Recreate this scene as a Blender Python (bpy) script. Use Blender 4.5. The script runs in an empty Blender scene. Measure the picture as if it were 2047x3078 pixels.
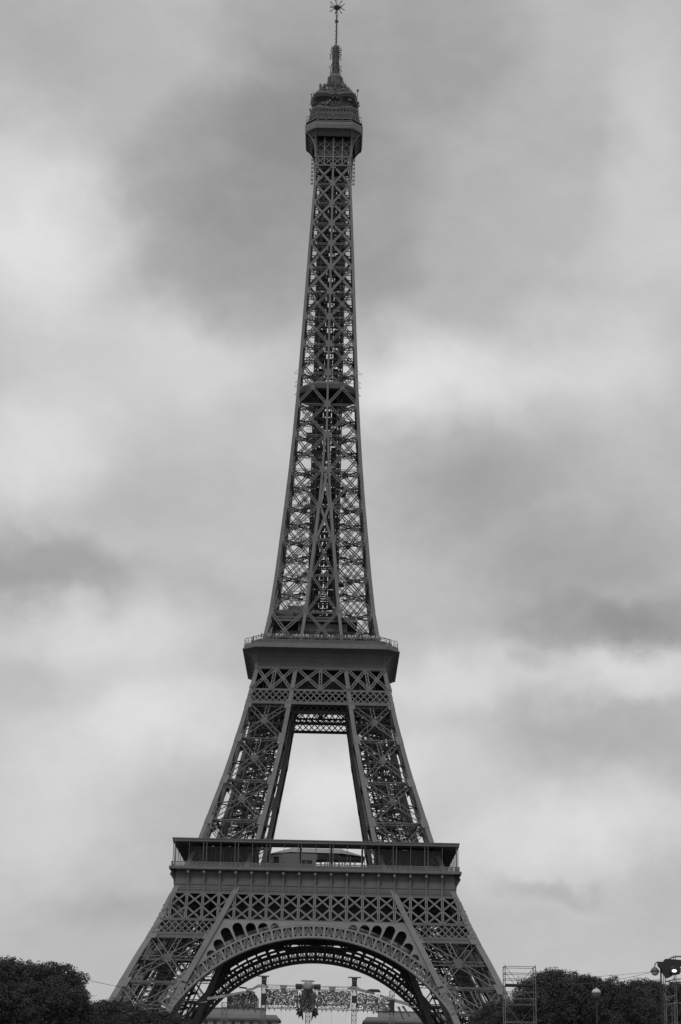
import bpy, bmesh, math, random
from mathutils import Vector, Matrix, noise
R_ = random.Random(7)
S = bpy.context.scene
COL = S.collection
V = Vector
rad = math.radians

# ------------------------------------------------------------------ camera
cd = bpy.data.cameras.new('camera'); cam = bpy.data.objects.new('camera', cd); COL.objects.link(cam)
cd.sensor_fit = 'HORIZONTAL'; cd.sensor_width = 36; cd.lens = 96.125
cd.clip_start = .5; cd.clip_end = 20000
rx = V((0.99977709, -0.00713828, 0.01986988)); up = V((-0.0211056, -0.3126539, 0.94963261)); fw = V((0.00056635, 0.94984029, 0.31273487))
m = Matrix((rx, up, -fw)).transposed().to_4x4(); m.translation = V((4.0, -478.6, 1.8))
cam.matrix_world = m
S.camera = cam

# ------------------------------------------------------------------ light
SUN_EL, SUN_AZ = rad(52), rad(202)         # high, behind the camera's left shoulder, veiled by cloud
W = bpy.data.worlds.new('World'); S.world = W; W.use_nodes = True
NT = W.node_tree; NT.nodes.clear()
def nd(t, **k):
    n = NT.nodes.new(t)
    for a, b in k.items(): setattr(n, a, b)
    return n
def mth(op, a, b=None, c=None, clamp=False):
    n = nd('ShaderNodeMath', operation=op, use_clamp=clamp)
    for i, x in enumerate((a, b, c)):
        if x is None: continue
        if isinstance(x, (int, float)): n.inputs[i].default_value = x
        else: NT.links.new(x, n.inputs[i])
    return n.outputs[0]
tc = nd('ShaderNodeTexCoord'); gen = tc.outputs['Generated']
nrm = nd('ShaderNodeVectorMath', operation='NORMALIZE'); NT.links.new(gen, nrm.inputs[0])
sep = nd('ShaderNodeSeparateXYZ'); NT.links.new(nrm.outputs[0], sep.inputs[0])
az = mth('MULTIPLY', mth('ARCTAN2', sep.outputs[0], sep.outputs[1]), 57.2958)
el = mth('MULTIPLY', mth('ARCSINE', sep.outputs[2]), 57.2958)
def nz(scale, det, rough, off, dist=0.0, stretch=(1, 1, 1)):
    mp = nd('ShaderNodeMapping'); mp.inputs['Location'].default_value = off; mp.inputs['Scale'].default_value = stretch
    NT.links.new(nrm.outputs[0], mp.inputs[0])
    n = nd('ShaderNodeTexNoise'); n.inputs['Scale'].default_value = scale; n.inputs['Detail'].default_value = det
    n.inputs['Roughness'].default_value = rough; n.inputs['Distortion'].default_value = dist
    NT.links.new(mp.outputs[0], n.inputs['Vector']); return n.outputs['Fac']
w1 = mth('SUBTRACT', nz(7, 4, .5, (3, 1, 2)), .5); w2 = mth('SUBTRACT', nz(7, 4, .5, (9, 5, 1)), .5)
f1 = mth('SUBTRACT', nz(26, 5, .55, (1, 7, 2)), .5); f2 = mth('SUBTRACT', nz(26, 5, .55, (5, 2, 8)), .5)
azw = mth('ADD', az, mth('ADD', mth('MULTIPLY', w1, 4.5), mth('MULTIPLY', f1, 2.6)))
elw = mth('ADD', el, mth('ADD', mth('MULTIPLY', w2, 3.2), mth('MULTIPLY', f2, 2.2)))
# cloud masses by direction: azimuth, elevation, half-widths (degrees), brightness, edge hardness
BASE = 0.485
CLOUDS = [
    ([(-2.65, 28.31, 6.35, 4.45), (0.86, 33.20, 6.04, 3.73), (-3.9, 25.9, 3.9, 2.5), (-0.6, 26.8, 4.0, 2.6)], 0.62, 1.08, -0.10),
    ([(3.6, 29.3, 6.6, 5.3), (-2.2, 29.2, 6.2, 5.0), (2.2, 26.6, 6.2, 3.2)], 0.25, 1.2, -0.05),
    ([(-4.19, 27.30, 4.75, 2.93), (-2.46, 29.62, 4.32, 3.33)], 0.1, 1.1, -0.066),
    ([(-9.20, 16.52, 3.60, 1.13), (-10.72, 16.48, 2.88, 1.47)], 0.2, 1.15, -0.15),
    ([(8.09, 16.17, 4.75, 2.67), (10.95, 14.75, 3.74, 1.60), (4.8, 18.3, 4.4, 2.6)], 0.1, 1.25, -0.13),
    ([(8.74, 14.40, 4.75, 1.00)], 0.2, 1.1, -0.10),
    ([(8.65, 11.18, 3.60, 1.07), (10.82, 11.42, 2.16, 1.20)], 0.2, 1.15, -0.067),
    ([(6.71, 13.14, 0.94, 0.43)], 0.2, 1.2, -0.07),
    ([(-4.21, 15.35, 1.73, 1.73), (-3.20, 14.84, 1.29, 1.07)], 0.2, 1.2, -0.024),
    ([(6.67, 6.36, 2.01, 0.51)], 0.2, 1.2, -0.112),
    ([(-6.46, 5.84, 2.73, 0.80)], 0.1, 1.2, -0.06),
    ([(-8.5, 10.2, 5.0, 2.6)], 0.05, 1.45, 0.05),
    ([(-9.5, 20.5, 4.0, 2.2)], 0.05, 1.45, 0.04),
    ([(8.5, 4.5, 5.0, 1.6)], 0.05, 1.45, 0.02),
    ([(-10.97, 26.01, 2.88, 3.47)], 0.05, 1.45, 0.258),
    ([(10.72, 29.84, 1.58, 3.47)], 0.05, 1.45, 0.108),
    ([(2.54, 22.47, 3.31, 1.73)], 0.05, 1.45, 0.267),
    ([(-5.75, 22.91, 4.75, 1.73)], 0.05, 1.45, 0.152),
    ([(8.25, 22.66, 4.03, 2.00)], 0.05, 1.45, 0.154),
    ([(-7.37, 14.25, 3.88, 1.20)], 0.05, 1.45, 0.186),
    ([(3.86, 12.53, 3.74, 1.20)], 0.05, 1.45, 0.202),
    ([(-0.38, 9.37, 2.88, 2.40)], 0.05, 1.45, 0.24),
    ([(8.58, 8.66, 4.32, 1.33)], 0.05, 1.45, 0.202),
    ([(-9.53, 8.14, 3.17, 2.13)], 0.05, 1.45, 0.123),
    ([(10.06, 12.90, 2.88, 0.80)], 0.05, 1.45, 0.186),
    ([(-5.17, 12.05, 3.60, 1.47)], 0.05, 1.45, 0.186),
    ([(-10.47, 20.15, 3.17, 2.00)], 0.05, 1.45, 0.164),
    ([(5.21, 7.20, 4.32, 1.47)], 0.05, 1.45, 0.142),
    ([(7.00, 33.37, 3.17, 1.33)], 0.05, 1.45, 0.005),
    ([(-10.94, 32.01, 3.74, 2.13)], 0.05, 1.45, -0.054),
    ([(0.34, 3.24, 17.27, 2.13)], 0.05, 1.45, 0.006),
    ([(-2.64, 18.96, 3.74, 2.13)], 0.05, 1.45, 0.019),
    ([(2.44, 16.60, 2.30, 3.33)], 0.05, 1.45, 0.014),
    ([(-8.52, 10.83, 3.60, 1.47)], 0.05, 1.45, 0.098),
    ([(10.55, 25.91, 2.88, 1.60)], 0.05, 1.45, 0.09),
    ([(-4.17, 20.81, 3.60, 1.60)], 0.05, 1.45, 0.064),
    ([(3.18, 10.10, 2.59, 1.60)], 0.05, 1.45, 0.13),
    ([(-9.74, 18.17, 2.88, 0.80)], 0.05, 1.45, 0.0)]
tot = mth('ADD', BASE + .035, mth('ADD', mth('MULTIPLY', mth('SUBTRACT', nz(11, 7, .55, (2, 2, 5), .5, (1, 1, 1.6)), .5), .14),
                          mth('MULTIPLY', mth('SUBTRACT', nz(48, 6, .6, (4, 1, 3), .4, (1, 1, 1.5)), .5), .07)))
for ell, r_in, r_out, amp in CLOUDS:
    if abs(amp) < .006: continue
    mask = None
    for a0, e0, ra, re in ell:
        da = mth('DIVIDE', mth('SUBTRACT', azw, a0), ra); de = mth('DIVIDE', mth('SUBTRACT', elw, e0), re)
        d = mth('SQRT', mth('ADD', mth('MULTIPLY', da, da), mth('MULTIPLY', de, de)))
        mr = nd('ShaderNodeMapRange', interpolation_type='SMOOTHSTEP'); NT.links.new(d, mr.inputs['Value'])
        mr.inputs['From Min'].default_value = r_out; mr.inputs['From Max'].default_value = r_in
        mr.inputs['To Min'].default_value = 0; mr.inputs['To Max'].default_value = 1
        mask = mr.outputs[0] if mask is None else mth('SMOOTH_MAX', mask, mr.outputs[0], .1)
    tot = mth('ADD', tot, mth('MULTIPLY', mask, amp))
# the overcast brightens towards the zenith
zen = nd('ShaderNodeMapRange'); NT.links.new(sep.outputs[2], zen.inputs['Value'])
zen.inputs['From Min'].default_value = .6; zen.inputs['From Max'].default_value = 1; zen.inputs['To Min'].default_value = 1; zen.inputs['To Max'].default_value = 1.9
tot = mth('MULTIPLY', mth('MAXIMUM', tot, .2), zen.outputs[0])
cloud = nd('ShaderNodeCombineColor')
cv = mth('MULTIPLY', tot, 10.0)
for i in range(3): NT.links.new(cv, cloud.inputs[i])
sky = nd('ShaderNodeTexSky', sky_type='NISHITA'); sky.sun_disc = False
sky.sun_elevation = SUN_EL; sky.sun_rotation = SUN_AZ; sky.air_density = 1; sky.dust_density = 3
bw = nd('ShaderNodeRGBToBW'); NT.links.new(sky.outputs[0], bw.inputs[0])
mx = nd('ShaderNodeMix', data_type='RGBA'); mx.inputs['Factor'].default_value = .95
NT.links.new(bw.outputs[0], mx.inputs[6]); NT.links.new(cloud.outputs[0], mx.inputs[7])
bg = nd('ShaderNodeBackground'); bg.inputs['Strength'].default_value = .1
NT.links.new(mx.outputs[2], bg.inputs['Color'])
wo = nd('ShaderNodeOutputWorld'); NT.links.new(bg.outputs[0], wo.inputs['Surface'])
sd = bpy.data.lights.new('sun', 'SUN'); sd.energy = 1.0; sd.angle = rad(14); sd.color = (1, 1, 1)
sun = bpy.data.objects.new('sun', sd); COL.objects.link(sun)
sdir = V((math.sin(SUN_AZ) * math.cos(SUN_EL), math.cos(SUN_AZ) * math.cos(SUN_EL), math.sin(SUN_EL)))
sun.rotation_euler = sdir.to_track_quat('Z', 'Y').to_euler(); sun.location = (0, -300, 400)
vs = S.view_settings; vs.view_transform = 'Standard'; vs.look = 'None'; vs.exposure = 0; vs.gamma = 1; vs.use_curve_mapping = False
S.cycles.max_bounces = 5; S.cycles.diffuse_bounces = 3

# ------------------------------------------------------------------ materials
def mat(name, g, rough=.6, var=.12, scale=1.5, metal=0, spec=.3, emit=0, island=0.0):
    m = bpy.data.materials.new(name); m.use_nodes = True
    nt = m.node_tree; b = nt.nodes['Principled BSDF']
    b.inputs['Roughness'].default_value = rough; b.inputs['Metallic'].default_value = metal
    b.inputs['Specular IOR Level'].default_value = spec
    t = nt.nodes.new('ShaderNodeTexCoord'); n = nt.nodes.new('ShaderNodeTexNoise')
    n.inputs['Scale'].default_value = scale; n.inputs['Detail'].default_value = 5
    nt.links.new(t.outputs['Object'], n.inputs['Vector'])
    r = nt.nodes.new('ShaderNodeMapRange'); nt.links.new(n.outputs['Fac'], r.inputs['Value'])
    r.inputs['From Min'].default_value = .25; r.inputs['From Max'].default_value = .75
    r.inputs['To Min'].default_value = g * (1 - var); r.inputs['To Max'].default_value = g * (1 + var)
    out = r.outputs[0]
    if island:
        ge = nt.nodes.new('ShaderNodeNewGeometry'); r2 = nt.nodes.new('ShaderNodeMapRange')
        nt.links.new(ge.outputs['Random Per Island'], r2.inputs['Value'])
        r2.inputs['To Min'].default_value = 1 - island; r2.inputs['To Max'].default_value = 1 + island
        mm = nt.nodes.new('ShaderNodeMath'); mm.operation = 'MULTIPLY'
        nt.links.new(out, mm.inputs[0]); nt.links.new(r2.outputs[0], mm.inputs[1]); out = mm.outputs[0]
    c = nt.nodes.new('ShaderNodeCombineColor')
    for i in range(3): nt.links.new(out, c.inputs[i])
    nt.links.new(c.outputs[0], b.inputs['Base Color'])
    if emit:
        b.inputs['Emission Color'].default_value = (1, 1, 1, 1); b.inputs['Emission Strength'].default_value = emit
    return m
IRON = mat('iron_paint', .15, .55, .14, .35, island=.05)
IRON2 = mat('iron_paint_plate', .125, .6, .16, .25)
DARKW = mat('dark_glazing', .03, .3, .2, .6)
PAV = mat('pavilion_cladding', .16, .5, .1, .5)
DECK = mat('deck', .12, .8, .1, .5)
ZINC = mat('light_roof', .3, .5, .08, .3)
STEEL_SHADE = mat('dark_steel_and_shade', .06, .5, .2, .6)  # even dark tone; also stands in for shade on the belt and arch sheets
EQUIP = mat('equipment', .10, .6, .25, 2, island=.35)
CANV = mat('canvas', .22, .7, .3, 1.2, island=.3)
BLACK = mat('black_paint', .03, .5, .2, 2)
GALV = mat('galvanised_tube', .16, .45, .2, 4)
STONE = mat('pale_stone', .26, .8, .08, .3)
STONE2 = mat('roof_slate', .12, .8, .1, .3)
LEAF = mat('leaf', .05, .75, .6, .55, island=.3, spec=.15)
BARK = mat('bark', .1, .9, .3, 3)
GRASS = mat('grass', .06, .9, .3, .2)
GLOBE = mat('opal_globe', .45, .3, .05, 3)
LENS = mat('lit_lens', .8, .3, .02, 3, emit=1.6)
SKIN = mat('skin', .35, .6, .05, 3)
HAIR = mat('hair', .04, .6, .1, 3)
TROU = mat('trousers', .05, .8, .2, 3)
SHIRTS = [mat('shirt', g, .8, .1, 3) for g in (.6, .05, .25, .12)]

# ------------------------------------------------------------------ mesh builder
class MB:
    def __init__(s): s.v = []; s.f = []; s.xf = None; s.mi = []; s.m = 0
    def addv(s, pts):
        i = len(s.v)
        s.v += [tuple(s.xf @ V(p)) if s.xf else tuple(p) for p in pts]; return i
    def addf(s, fs, i):
        for q in fs: s.f.append(tuple(a + i for a in q)); s.mi.append(s.m)
    def beam(s, a, b, w, h, n=(0, -1, 0), jit=.03, off=0.0):
        a, b, n = V(a), V(b), V(n); d = b - a
        if d.length < 1e-4: return
        d.normalize(); sd_ = d.cross(n)
        if sd_.length < 1e-3: sd_ = d.cross(V((.3, .5, .8)))
        sd_.normalize(); n2 = sd_.cross(d)
        o = n2 * (off + R_.uniform(-jit, jit)); h2 = h + R_.uniform(0, jit); w2 = w + R_.uniform(0, jit * .5)
        x, y = sd_ * (w2 / 2), n2 * (h2 / 2)
        P = [a + o - x - y, a + o + x - y, a + o + x + y, a + o - x + y, b + o - x - y, b + o + x - y, b + o + x + y, b + o - x + y]
        s.addf([(0, 1, 2, 3), (7, 6, 5, 4), (0, 4, 5, 1), (1, 5, 6, 2), (2, 6, 7, 3), (3, 7, 4, 0)], s.addv(P))
    def box(s, x0, x1, y0, y1, z0, z1):
        P = [(x0, y0, z0), (x1, y0, z0), (x1, y1, z0), (x0, y1, z0), (x0, y0, z1), (x1, y0, z1), (x1, y1, z1), (x0, y1, z1)]
        s.addf([(3, 2, 1, 0), (4, 5, 6, 7), (0, 1, 5, 4), (1, 2, 6, 5), (2, 3, 7, 6), (3, 0, 4, 7)], s.addv(P))
    def quad(s, *p): s.addf([tuple(range(len(p)))], s.addv(p))
    def truss(s, a, b, w, n, depth=.5, pitch=1.0, c=.24, lace=.12, off=0.0):
        a, b, n = V(a), V(b), V(n); d = b - a; L = d.length
        if L < .5: s.beam(a, b, w, depth, n); return
        d.normalize(); sd_ = d.cross(n).normalized(); n2 = sd_.cross(d)
        q = sd_ * (w / 2 - c / 2)
        for g in (-1, 1): s.beam(a + q * g, b + q * g, c, depth, n2, .02, off)
        k = max(2, int(L / (w * pitch)))
        for i in range(k):
            t0, t1 = i / k * L, (i + 1) / k * L; g = 1 if i % 2 else -1
            s.beam(a + d * t0 + q * g, a + d * t1 - q * g, lace, lace * .6, n2, .02, off + depth * .35)
    def poly(s, pts, w, n=(0, -1, 0), h=None, **k):
        for a, b in zip(pts, pts[1:]): s.beam(a, b, w, h or w, n, **k)
    def tube(s, a, b, r0, r1=None, k=8, cap=True):
        a, b = V(a), V(b); r1 = r0 if r1 is None else r1; d = (b - a).normalized()
        x = d.orthogonal().normalized(); y = d.cross(x)
        P = [a + (x * math.cos(t) + y * math.sin(t)) * r0 for t in [i * 2 * math.pi / k for i in range(k)]]
        P += [b + (x * math.cos(t) + y * math.sin(t)) * r1 for t in [i * 2 * math.pi / k for i in range(k)]]
        F = [(i, (i + 1) % k, k + (i + 1) % k, k + i) for i in range(k)]
        if cap: F += [tuple(range(k))[::-1], tuple(range(k, 2 * k))]
        s.addf(F, s.addv(P))
    def lathe(s, c, prof, k=16, sx=1, sy=1):
        n = len(prof); P = []
        for r, z in prof:
            for i in range(k):
                t = 2 * math.pi * i / k; P.append((c[0] + r * sx * math.cos(t), c[1] + r * sy * math.sin(t), c[2] + z))
        F = [(j * k + i, j * k + (i + 1) % k, (j + 1) * k + (i + 1) % k, (j + 1) * k + i) for j in range(n - 1) for i in range(k)]
        F += [tuple(range(k))[::-1], tuple(range((n - 1) * k, n * k))]
        s.addf(F, s.addv(P))
    def build(s, name, mt, parent=None, smooth=False):
        me = bpy.data.meshes.new(name); me.from_pydata(s.v, [], s.f)
        for q in (mt if isinstance(mt, (list, tuple)) else [mt]): me.materials.append(q)
        if isinstance(mt, (list, tuple)): me.polygons.foreach_set('material_index', s.mi)
        if smooth: me.polygons.foreach_set('use_smooth', [True] * len(me.polygons))
        me.update(); o = bpy.data.objects.new(name, me); COL.objects.link(o)
        if parent: o.parent = parent
        return o
def tag(o, label=None, cat=None, group=None, kind=None):
    if label: o['label'] = label
    if cat: o['category'] = cat
    if group: o['group'] = group
    if kind: o['kind'] = kind
    return o
def empty(name, loc=(0, 0, 0), parent=None):
    o = bpy.data.objects.new(name, None); o.location = loc; COL.objects.link(o); o.empty_display_size = .5
    if parent: o.parent = parent
    return o
def copy_tree(o, parent=None):
    c = o.copy(); COL.objects.link(c)
    if parent: c.parent = parent
    for ch in list(o.children): copy_tree(ch, c)
    return c
def interp(z, X, Y):
    if z <= X[0]: return Y[0]
    for i in range(len(X) - 1):
        if z <= X[i + 1]: return Y[i] + (Y[i + 1] - Y[i]) * (z - X[i]) / (X[i + 1] - X[i])
    return Y[-1]

# ================================================================== setting
g = MB(); g.quad((-4000, -4000, 0), (4000, -4000, 0), (4000, 8000, 0), (-4000, 8000, 0)); tag(g.build('ground', GRASS), kind='structure')
g = MB(); g.box(-15, 15, -470, -75, .004, .05); tag(g.build('path', DECK), kind='structure')
g = MB()
hx, hy = 12, 8
hs = [[(-400 + 800 * i / hx, 380 + 620 * j / hy, 24 * min(1, j / 3) if j < hy else 22) for i in range(hx + 1)] for j in range(hy + 1)]
b0 = g.addv([p for r in hs for p in r])
g.addf([(j * (hx + 1) + i, j * (hx + 1) + i + 1, (j + 1) * (hx + 1) + i + 1, (j + 1) * (hx + 1) + i) for j in range(hy) for i in range(hx)], b0)
g.quad((-400, 380, -1), (400, 380, -1), (400, 380, 0), (-400, 380, 0)); tag(g.build('hill', GRASS), kind='structure')

# ================================================================== the lattice tower
ZO = [0, 24.65, 30, 35.4, 41, 44.8, 48.3, 64.8, 75.5, 81.6, 88.7, 96.4, 102, 120.6, 126.5, 135, 145, 156.5, 165.5, 173, 184, 198, 205.5, 220.5, 236, 248, 258.2, 266, 280]
XO = [59.4, 46.9, 44.35, 41.8, 38.9, 37.2, 35.65, 29.0, 25.75, 23.85, 22.0, 20.1, 18.87, 15.0, 14.1, 13.1, 12.2, 11.1, 10.35, 9.75, 9.05, 8.3, 7.95, 7.27, 6.58, 6.0, 5.5, 5.4, 5.35]
ZI = [0, 19.75, 27.6, 37.35, 43.8, 50.9, 57.6, 65.2, 70.4, 80.8, 90.5, 100.8, 111, 119.7, 127, 135.5, 142, 147.7, 157.7, 168.2, 178.6]
XI = [41.7, 33.2, 29.8, 25.2, 22.0, 18.7, 16.2, 13.75, 12.7, 10.75, 8.9, 7.33, 5.95, 4.75, 4.0, 3.25, 2.55, 2.05, 1.2, .45, 0.0]
xo = lambda z: interp(z, ZO, XO)
xi = lambda z: interp(z, ZI, XI)
def cw(z): return interp(z, [0, 45, 60, 110, 120, 200, 270], [1.6, 1.45, 1.15, 1.05, .95, .85, .65])      # width of a corner column
def colw(z): return cw(z)
def RK(k): return Matrix.Rotation(k * math.pi / 2, 4, 'Z')
TOW = empty('iron_tower'); tag(TOW, 'tall tapering iron lattice tower on four arched legs with three galleries', 'tower')

def on(x, z, off=0.0): return V((x, -(xo(z)) - off, z))            # outer face
def oni(x, z, off=0.0): return V((x, -(xi(z)) - off, z))           # inner face
N0 = V((0, -1, 0))
LOW = [6, 17.8, 29.2, 40.8]; MID = [57.3, 69.7, 80.3, 91.5, 100.9]
UP = [115.8, 126.9, 137.4, 147.8, 157.5, 168.2, 178.6, 188.0, 197.6, 206.5, 215.0, 223.1, 230.9, 238.6, 245.2, 251.9, 258.3, 264.15]

def trough(mb, sx, sy, fx, fy, zs, wf, back=.3, lace=True):
    """riveted box column: two full outward plates, two inward sides that are open lattice"""
    for z0, z1 in zip(zs, zs[1:]):
        Q = []
        for z in (z0, z1):
            w = wf(z); X, Y = fx(z), fy(z); X2 = X - w if fx is xo else X + w; Y2 = Y - w if fy is xo else Y + w
            Q.append([V((sx * X, sy * Y, z)), V((sx * X2, sy * Y, z)), V((sx * X2, sy * Y2, z)), V((sx * X, sy * Y2, z))])
        (a0, b0, c0, d0), (a1, b1, c1, d1) = Q; ctr_ = (a0 + c0 + a1 + c1) / 4
        def strip_(p0, q0, p1, q1, th=.1):
            m_ = (p0 + q0 + p1 + q1) / 4; n_ = (q0 - p0).cross(p1 - p0).normalized()
            if n_.dot(ctr_ - m_) < 0: n_ = -n_
            P = [p0, q0, q1, p1]; P += [p + n_ * th for p in P]
            mb.addf([(0, 1, 2, 3), (7, 6, 5, 4), (0, 4, 5, 1), (1, 5, 6, 2), (2, 6, 7, 3), (3, 7, 4, 0)], mb.addv(P))
        strip_(a0, b0, a1, b1); strip_(a0, d0, a1, d1)
        for (p0, q0, p1, q1) in ((b0, c0, b1, c1), (c0, d0, c1, d1)):
            strip_(p0, p0.lerp(q0, back), p1, p1.lerp(q1, back)); strip_(q0.lerp(p0, back), q0, q1.lerp(p1, back), q1)
            L_ = (z1 - z0); n = max(1, int(L_ / (wf(z0) * 1.1)))
            for i in range(n):
                t0, t1 = i / n, (i + 1) / n; u = (p0.lerp(p1, t0), q0.lerp(q1, t1)) if i % 2 else (q0.lerp(q1, t0), p0.lerp(p1, t1))
                mb.beam(u[0], u[1], .12, .08, (q0 - p0).cross(p1 - p0).normalized())
def gusset(mb, p, r, n=N0, t=.12, off=.25):
    p = V(p); mb.beam(p + V((0, 0, -r)), p + V((0, 0, r)), 2 * r, t, n, .02, off)
def xbay(mb, F, a0, b0, a1, b1, z0, z1, w, solid=False, hor=True, extra=False, gus=True, cf=.14, hin=.5):
    """X bracing of one bay between x=a..b (at z0 and z1) on face map F"""
    D = .45
    fn = (lambda p, q, ww, off=0: mb.beam(p, q, ww, .3, N0, .03, off)) if solid else (lambda p, q, ww, off=0: mb.truss(p, q, ww, N0, D, .9, ww * cf, .08, off))
    fn(F(a0, z0), F(b1, z1), w, .05); fn(F(b0, z0), F(a1, z1), w, -.06)
    zc = (z0 + z1) / 2; t = abs(b0 - a0) / max(1e-3, abs(b0 - a0) + abs(b1 - a1)); zc = z0 + (z1 - z0) * t
    ac = a0 + (a1 - a0) * t; bc = b0 + (b1 - b0) * t; pc = F((ac + bc) / 2, zc)
    if gus: gusset(mb, pc, w * .6)
    if hor: mb.truss(F(a1, z1) + V((0, hin, 0)), F(b1, z1) + V((0, hin, 0)), w * .6, N0, D, .9, w * .13, .07, .02)
    if extra:
        fn(F((a1 + b1) / 2, z1), pc, w * .8, 0)
        if extra > 1: mb.truss(F(ac, zc), F(bc, zc), w * .7, N0, .35, 1.1, .18, .1)
def quadrant(k, s):           # which leg a half-face belongs to
    p = RK(k) @ V((s, -1, 0)); return (p.x > 0, p.y > 0)

# ---- four legs up to the second platform
legs = {}
for qx in (False, True):
    for qy in (False, True):
        L = empty('leg', parent=TOW); legs[(qx, qy)] = L
brace = {q: MB() for q in legs}
for k in range(4):
    for s in (-1, 1):
        mb = brace[quadrant(k, s)]; mb.xf = RK(k)
        for rows, wd in ((LOW, 1.5), (MID, 1.25), ([40.8, 44.2, 50.9, 57.3], 1.0), ([100.9, 104.7, 110.9, 115.8], .9)):
            for z0, z1 in zip(rows, rows[1:]):
                lo = rows is LOW; inr = .55
                for F in (on, oni):
                    if F is on and (40 < z0 < 57 or 100 < z0 < 111): continue
                    a0, b0, a1, b1 = s * (xi(z0) + .6), s * (xo(z0) - .6), s * (xi(z1) + .6), s * (xo(z1) - .6)
                    FF = (lambda x, z, F=F: F(x, z) + V((0, .75 if F is on else -.75, 0)))
                    xbay(mb, FF, a0, b0, a1, b1, z0, z1, wd, extra=2 if lo else (F is on), hin=1.9 if F is on and not lo else .6)
        # plan bracing at every row inside the leg (only once per quadrant)
        if (k % 2 == 0):
            for z in LOW + MID + [104.7, 110.9, 50.9]:
                a, b = xi(z) + .6, xo(z) - .6
                P = [V((s * a, -a, z)), V((s * b, -a, z)), V((s * b, -b, z)), V((s * a, -b, z))]
                up_ = V((0, 0, 1))
                for i in range(4): mb.truss(P[i], P[(i + 1) % 4], 1.0, up_, .16, .8, .12, .1)
                mb.truss(P[0], P[2], .8, up_, .2, 1.0, .15, .1); mb.truss(P[1], P[3], .8, up_, .2, 1.0, .15, .1)
            zs = [z0 + (z1 - z0) * t for z0, z1 in list(zip(LOW, LOW[1:])) + list(zip(MID, MID[1:])) for t in (.5,)]
            for z in zs:
                a, b = xi(z) + .6, xo(z) - .6; c = (a + b) / 2; up_ = V((0, 0, 1))
                P = [V((s * a, -c, z)), V((s * c, -b, z)), V((s * b, -c, z)), V((s * c, -a, z))]
                for i in range(4): mb.truss(P[i], P[(i + 1) % 4], .7, up_, .18, 1.1, .12, .1)
for (qx, qy), L in legs.items():
    sx, sy = (1 if qx else -1), (1 if qy else -1)
    for fx, fy in ((xo, xo), (xo, xi), (xi, xo), (xi, xi)):
        mb = MB(); zs = [0.0, 6, 12, 17.8, 24.6, 29.2, 35.4, 40.8, 44.5, 48.3, 51, 57.3, 65, 69.7, 75.5, 80.3, 86, 91.5, 96.4, 100.9, 105, 111, 115.6]
        trough(mb, sx, sy, fx, fy, zs, cw)
        # node plates, wider than the column only on the inner side of the joint
        for z in LOW[1:] + MID[1:]:
            w = cw(z); X, Y = fx(z), fy(z); sgx = -1 if fx is xo else 1; sgy = -1 if fy is xo else 1
            slx = (fx(z + 1) - fx(z - 1)) / 2; sly = (fy(z + 1) - fy(z - 1)) / 2
            for p0, p1, p2, p3 in (((.02, 0), (1.55 * w, 0), (1.55 * w, 1), (.02, 1)),):
                for ax in (0, 1):
                    P = []
                    for u, h in (p0, p1, p2, p3):
                        zz = z + (h - .5) * 2.2; uu = u if (h, u) else u
                        x_, y_ = fx(zz), fy(zz)
                        P.append(V((sx * (x_ + sgx * u), sy * (y_ - sgy * .05), zz)) if ax == 0 else V((sx * (x_ - sgx * .05), sy * (y_ + sgy * u), zz)))
                    mb.quad(*P)
        mb.build('corner_column', IRON, L)
    brace[(qx, qy)].build('cross_bracing', IRON, L)
    # inclined lift track, stairs and service pipes inside the leg
    mb = MB()
    zs = [2 + i * 1.6 for i in range(72)]
    ctr = lambda z, u, v_: V((sx * ((xo(z) + xi(z)) / 2 + u), sy * ((xo(z) + xi(z)) / 2 + v_), z))
    for u, v_ in ((-1.9, -1.9), (1.9, -1.9), (-1.9, 1.9), (1.9, 1.9), (-.6, -2.6), (2.8, 0), (-3.2, .8)):
        for z0, z1 in zip(zs, zs[1:]): mb.beam(ctr(z0, u, v_), ctr(z1, u, v_), .34, .34, (0, -1, 0))
    for i, (z0, z1) in enumerate(zip(zs, zs[1:])):
        mb.beam(ctr(z0, -1.9, -1.9), ctr(z0, 1.9, -1.9), .2, .2); mb.beam(ctr(z0, -1.9, 1.9), ctr(z0, 1.9, 1.9), .2, .2)
        mb.beam(ctr(z0, -1.9, -1.9), ctr(z0, -1.9, 1.9), .2, .2, (1, 0, 0)); mb.beam(ctr(z0, -1.9, 1.9), ctr(z1, 1.9, 1.9), .14, .14)
        mb.beam(ctr(z0, 1.9, -1.9), ctr(z1, 1.9, 1.9), .14, .14, (1, 0, 0))
    mb.build('lift_track', STEEL_SHADE, L)
    mb = MB(); z = 3.0; i = 0
    while z < 112:
        g_ = 1 if i % 2 else -1; wdt = min(3.2, (xo(z) - xi(z)) / 2 - 1.5)
        a = ctr(z, -g_ * wdt, -3.2 + .8 * (i % 3)); b = ctr(z + 1.9, g_ * wdt, -3.2 + .8 * (i % 3))
        mb.beam(a, b, .5, .9, (0, -1, 0)); mb.beam(a + V((0, 0, 1)), b + V((0, 0, 1)), .07, .07)
        mb.beam(b + V((-.9 * sx, 0, 0)), b + V((.9 * sx, 0, 0)), .25, 1.2); z += 1.9; i += 1
    mb.build('staircase', STEEL_SHADE, L)

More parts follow.
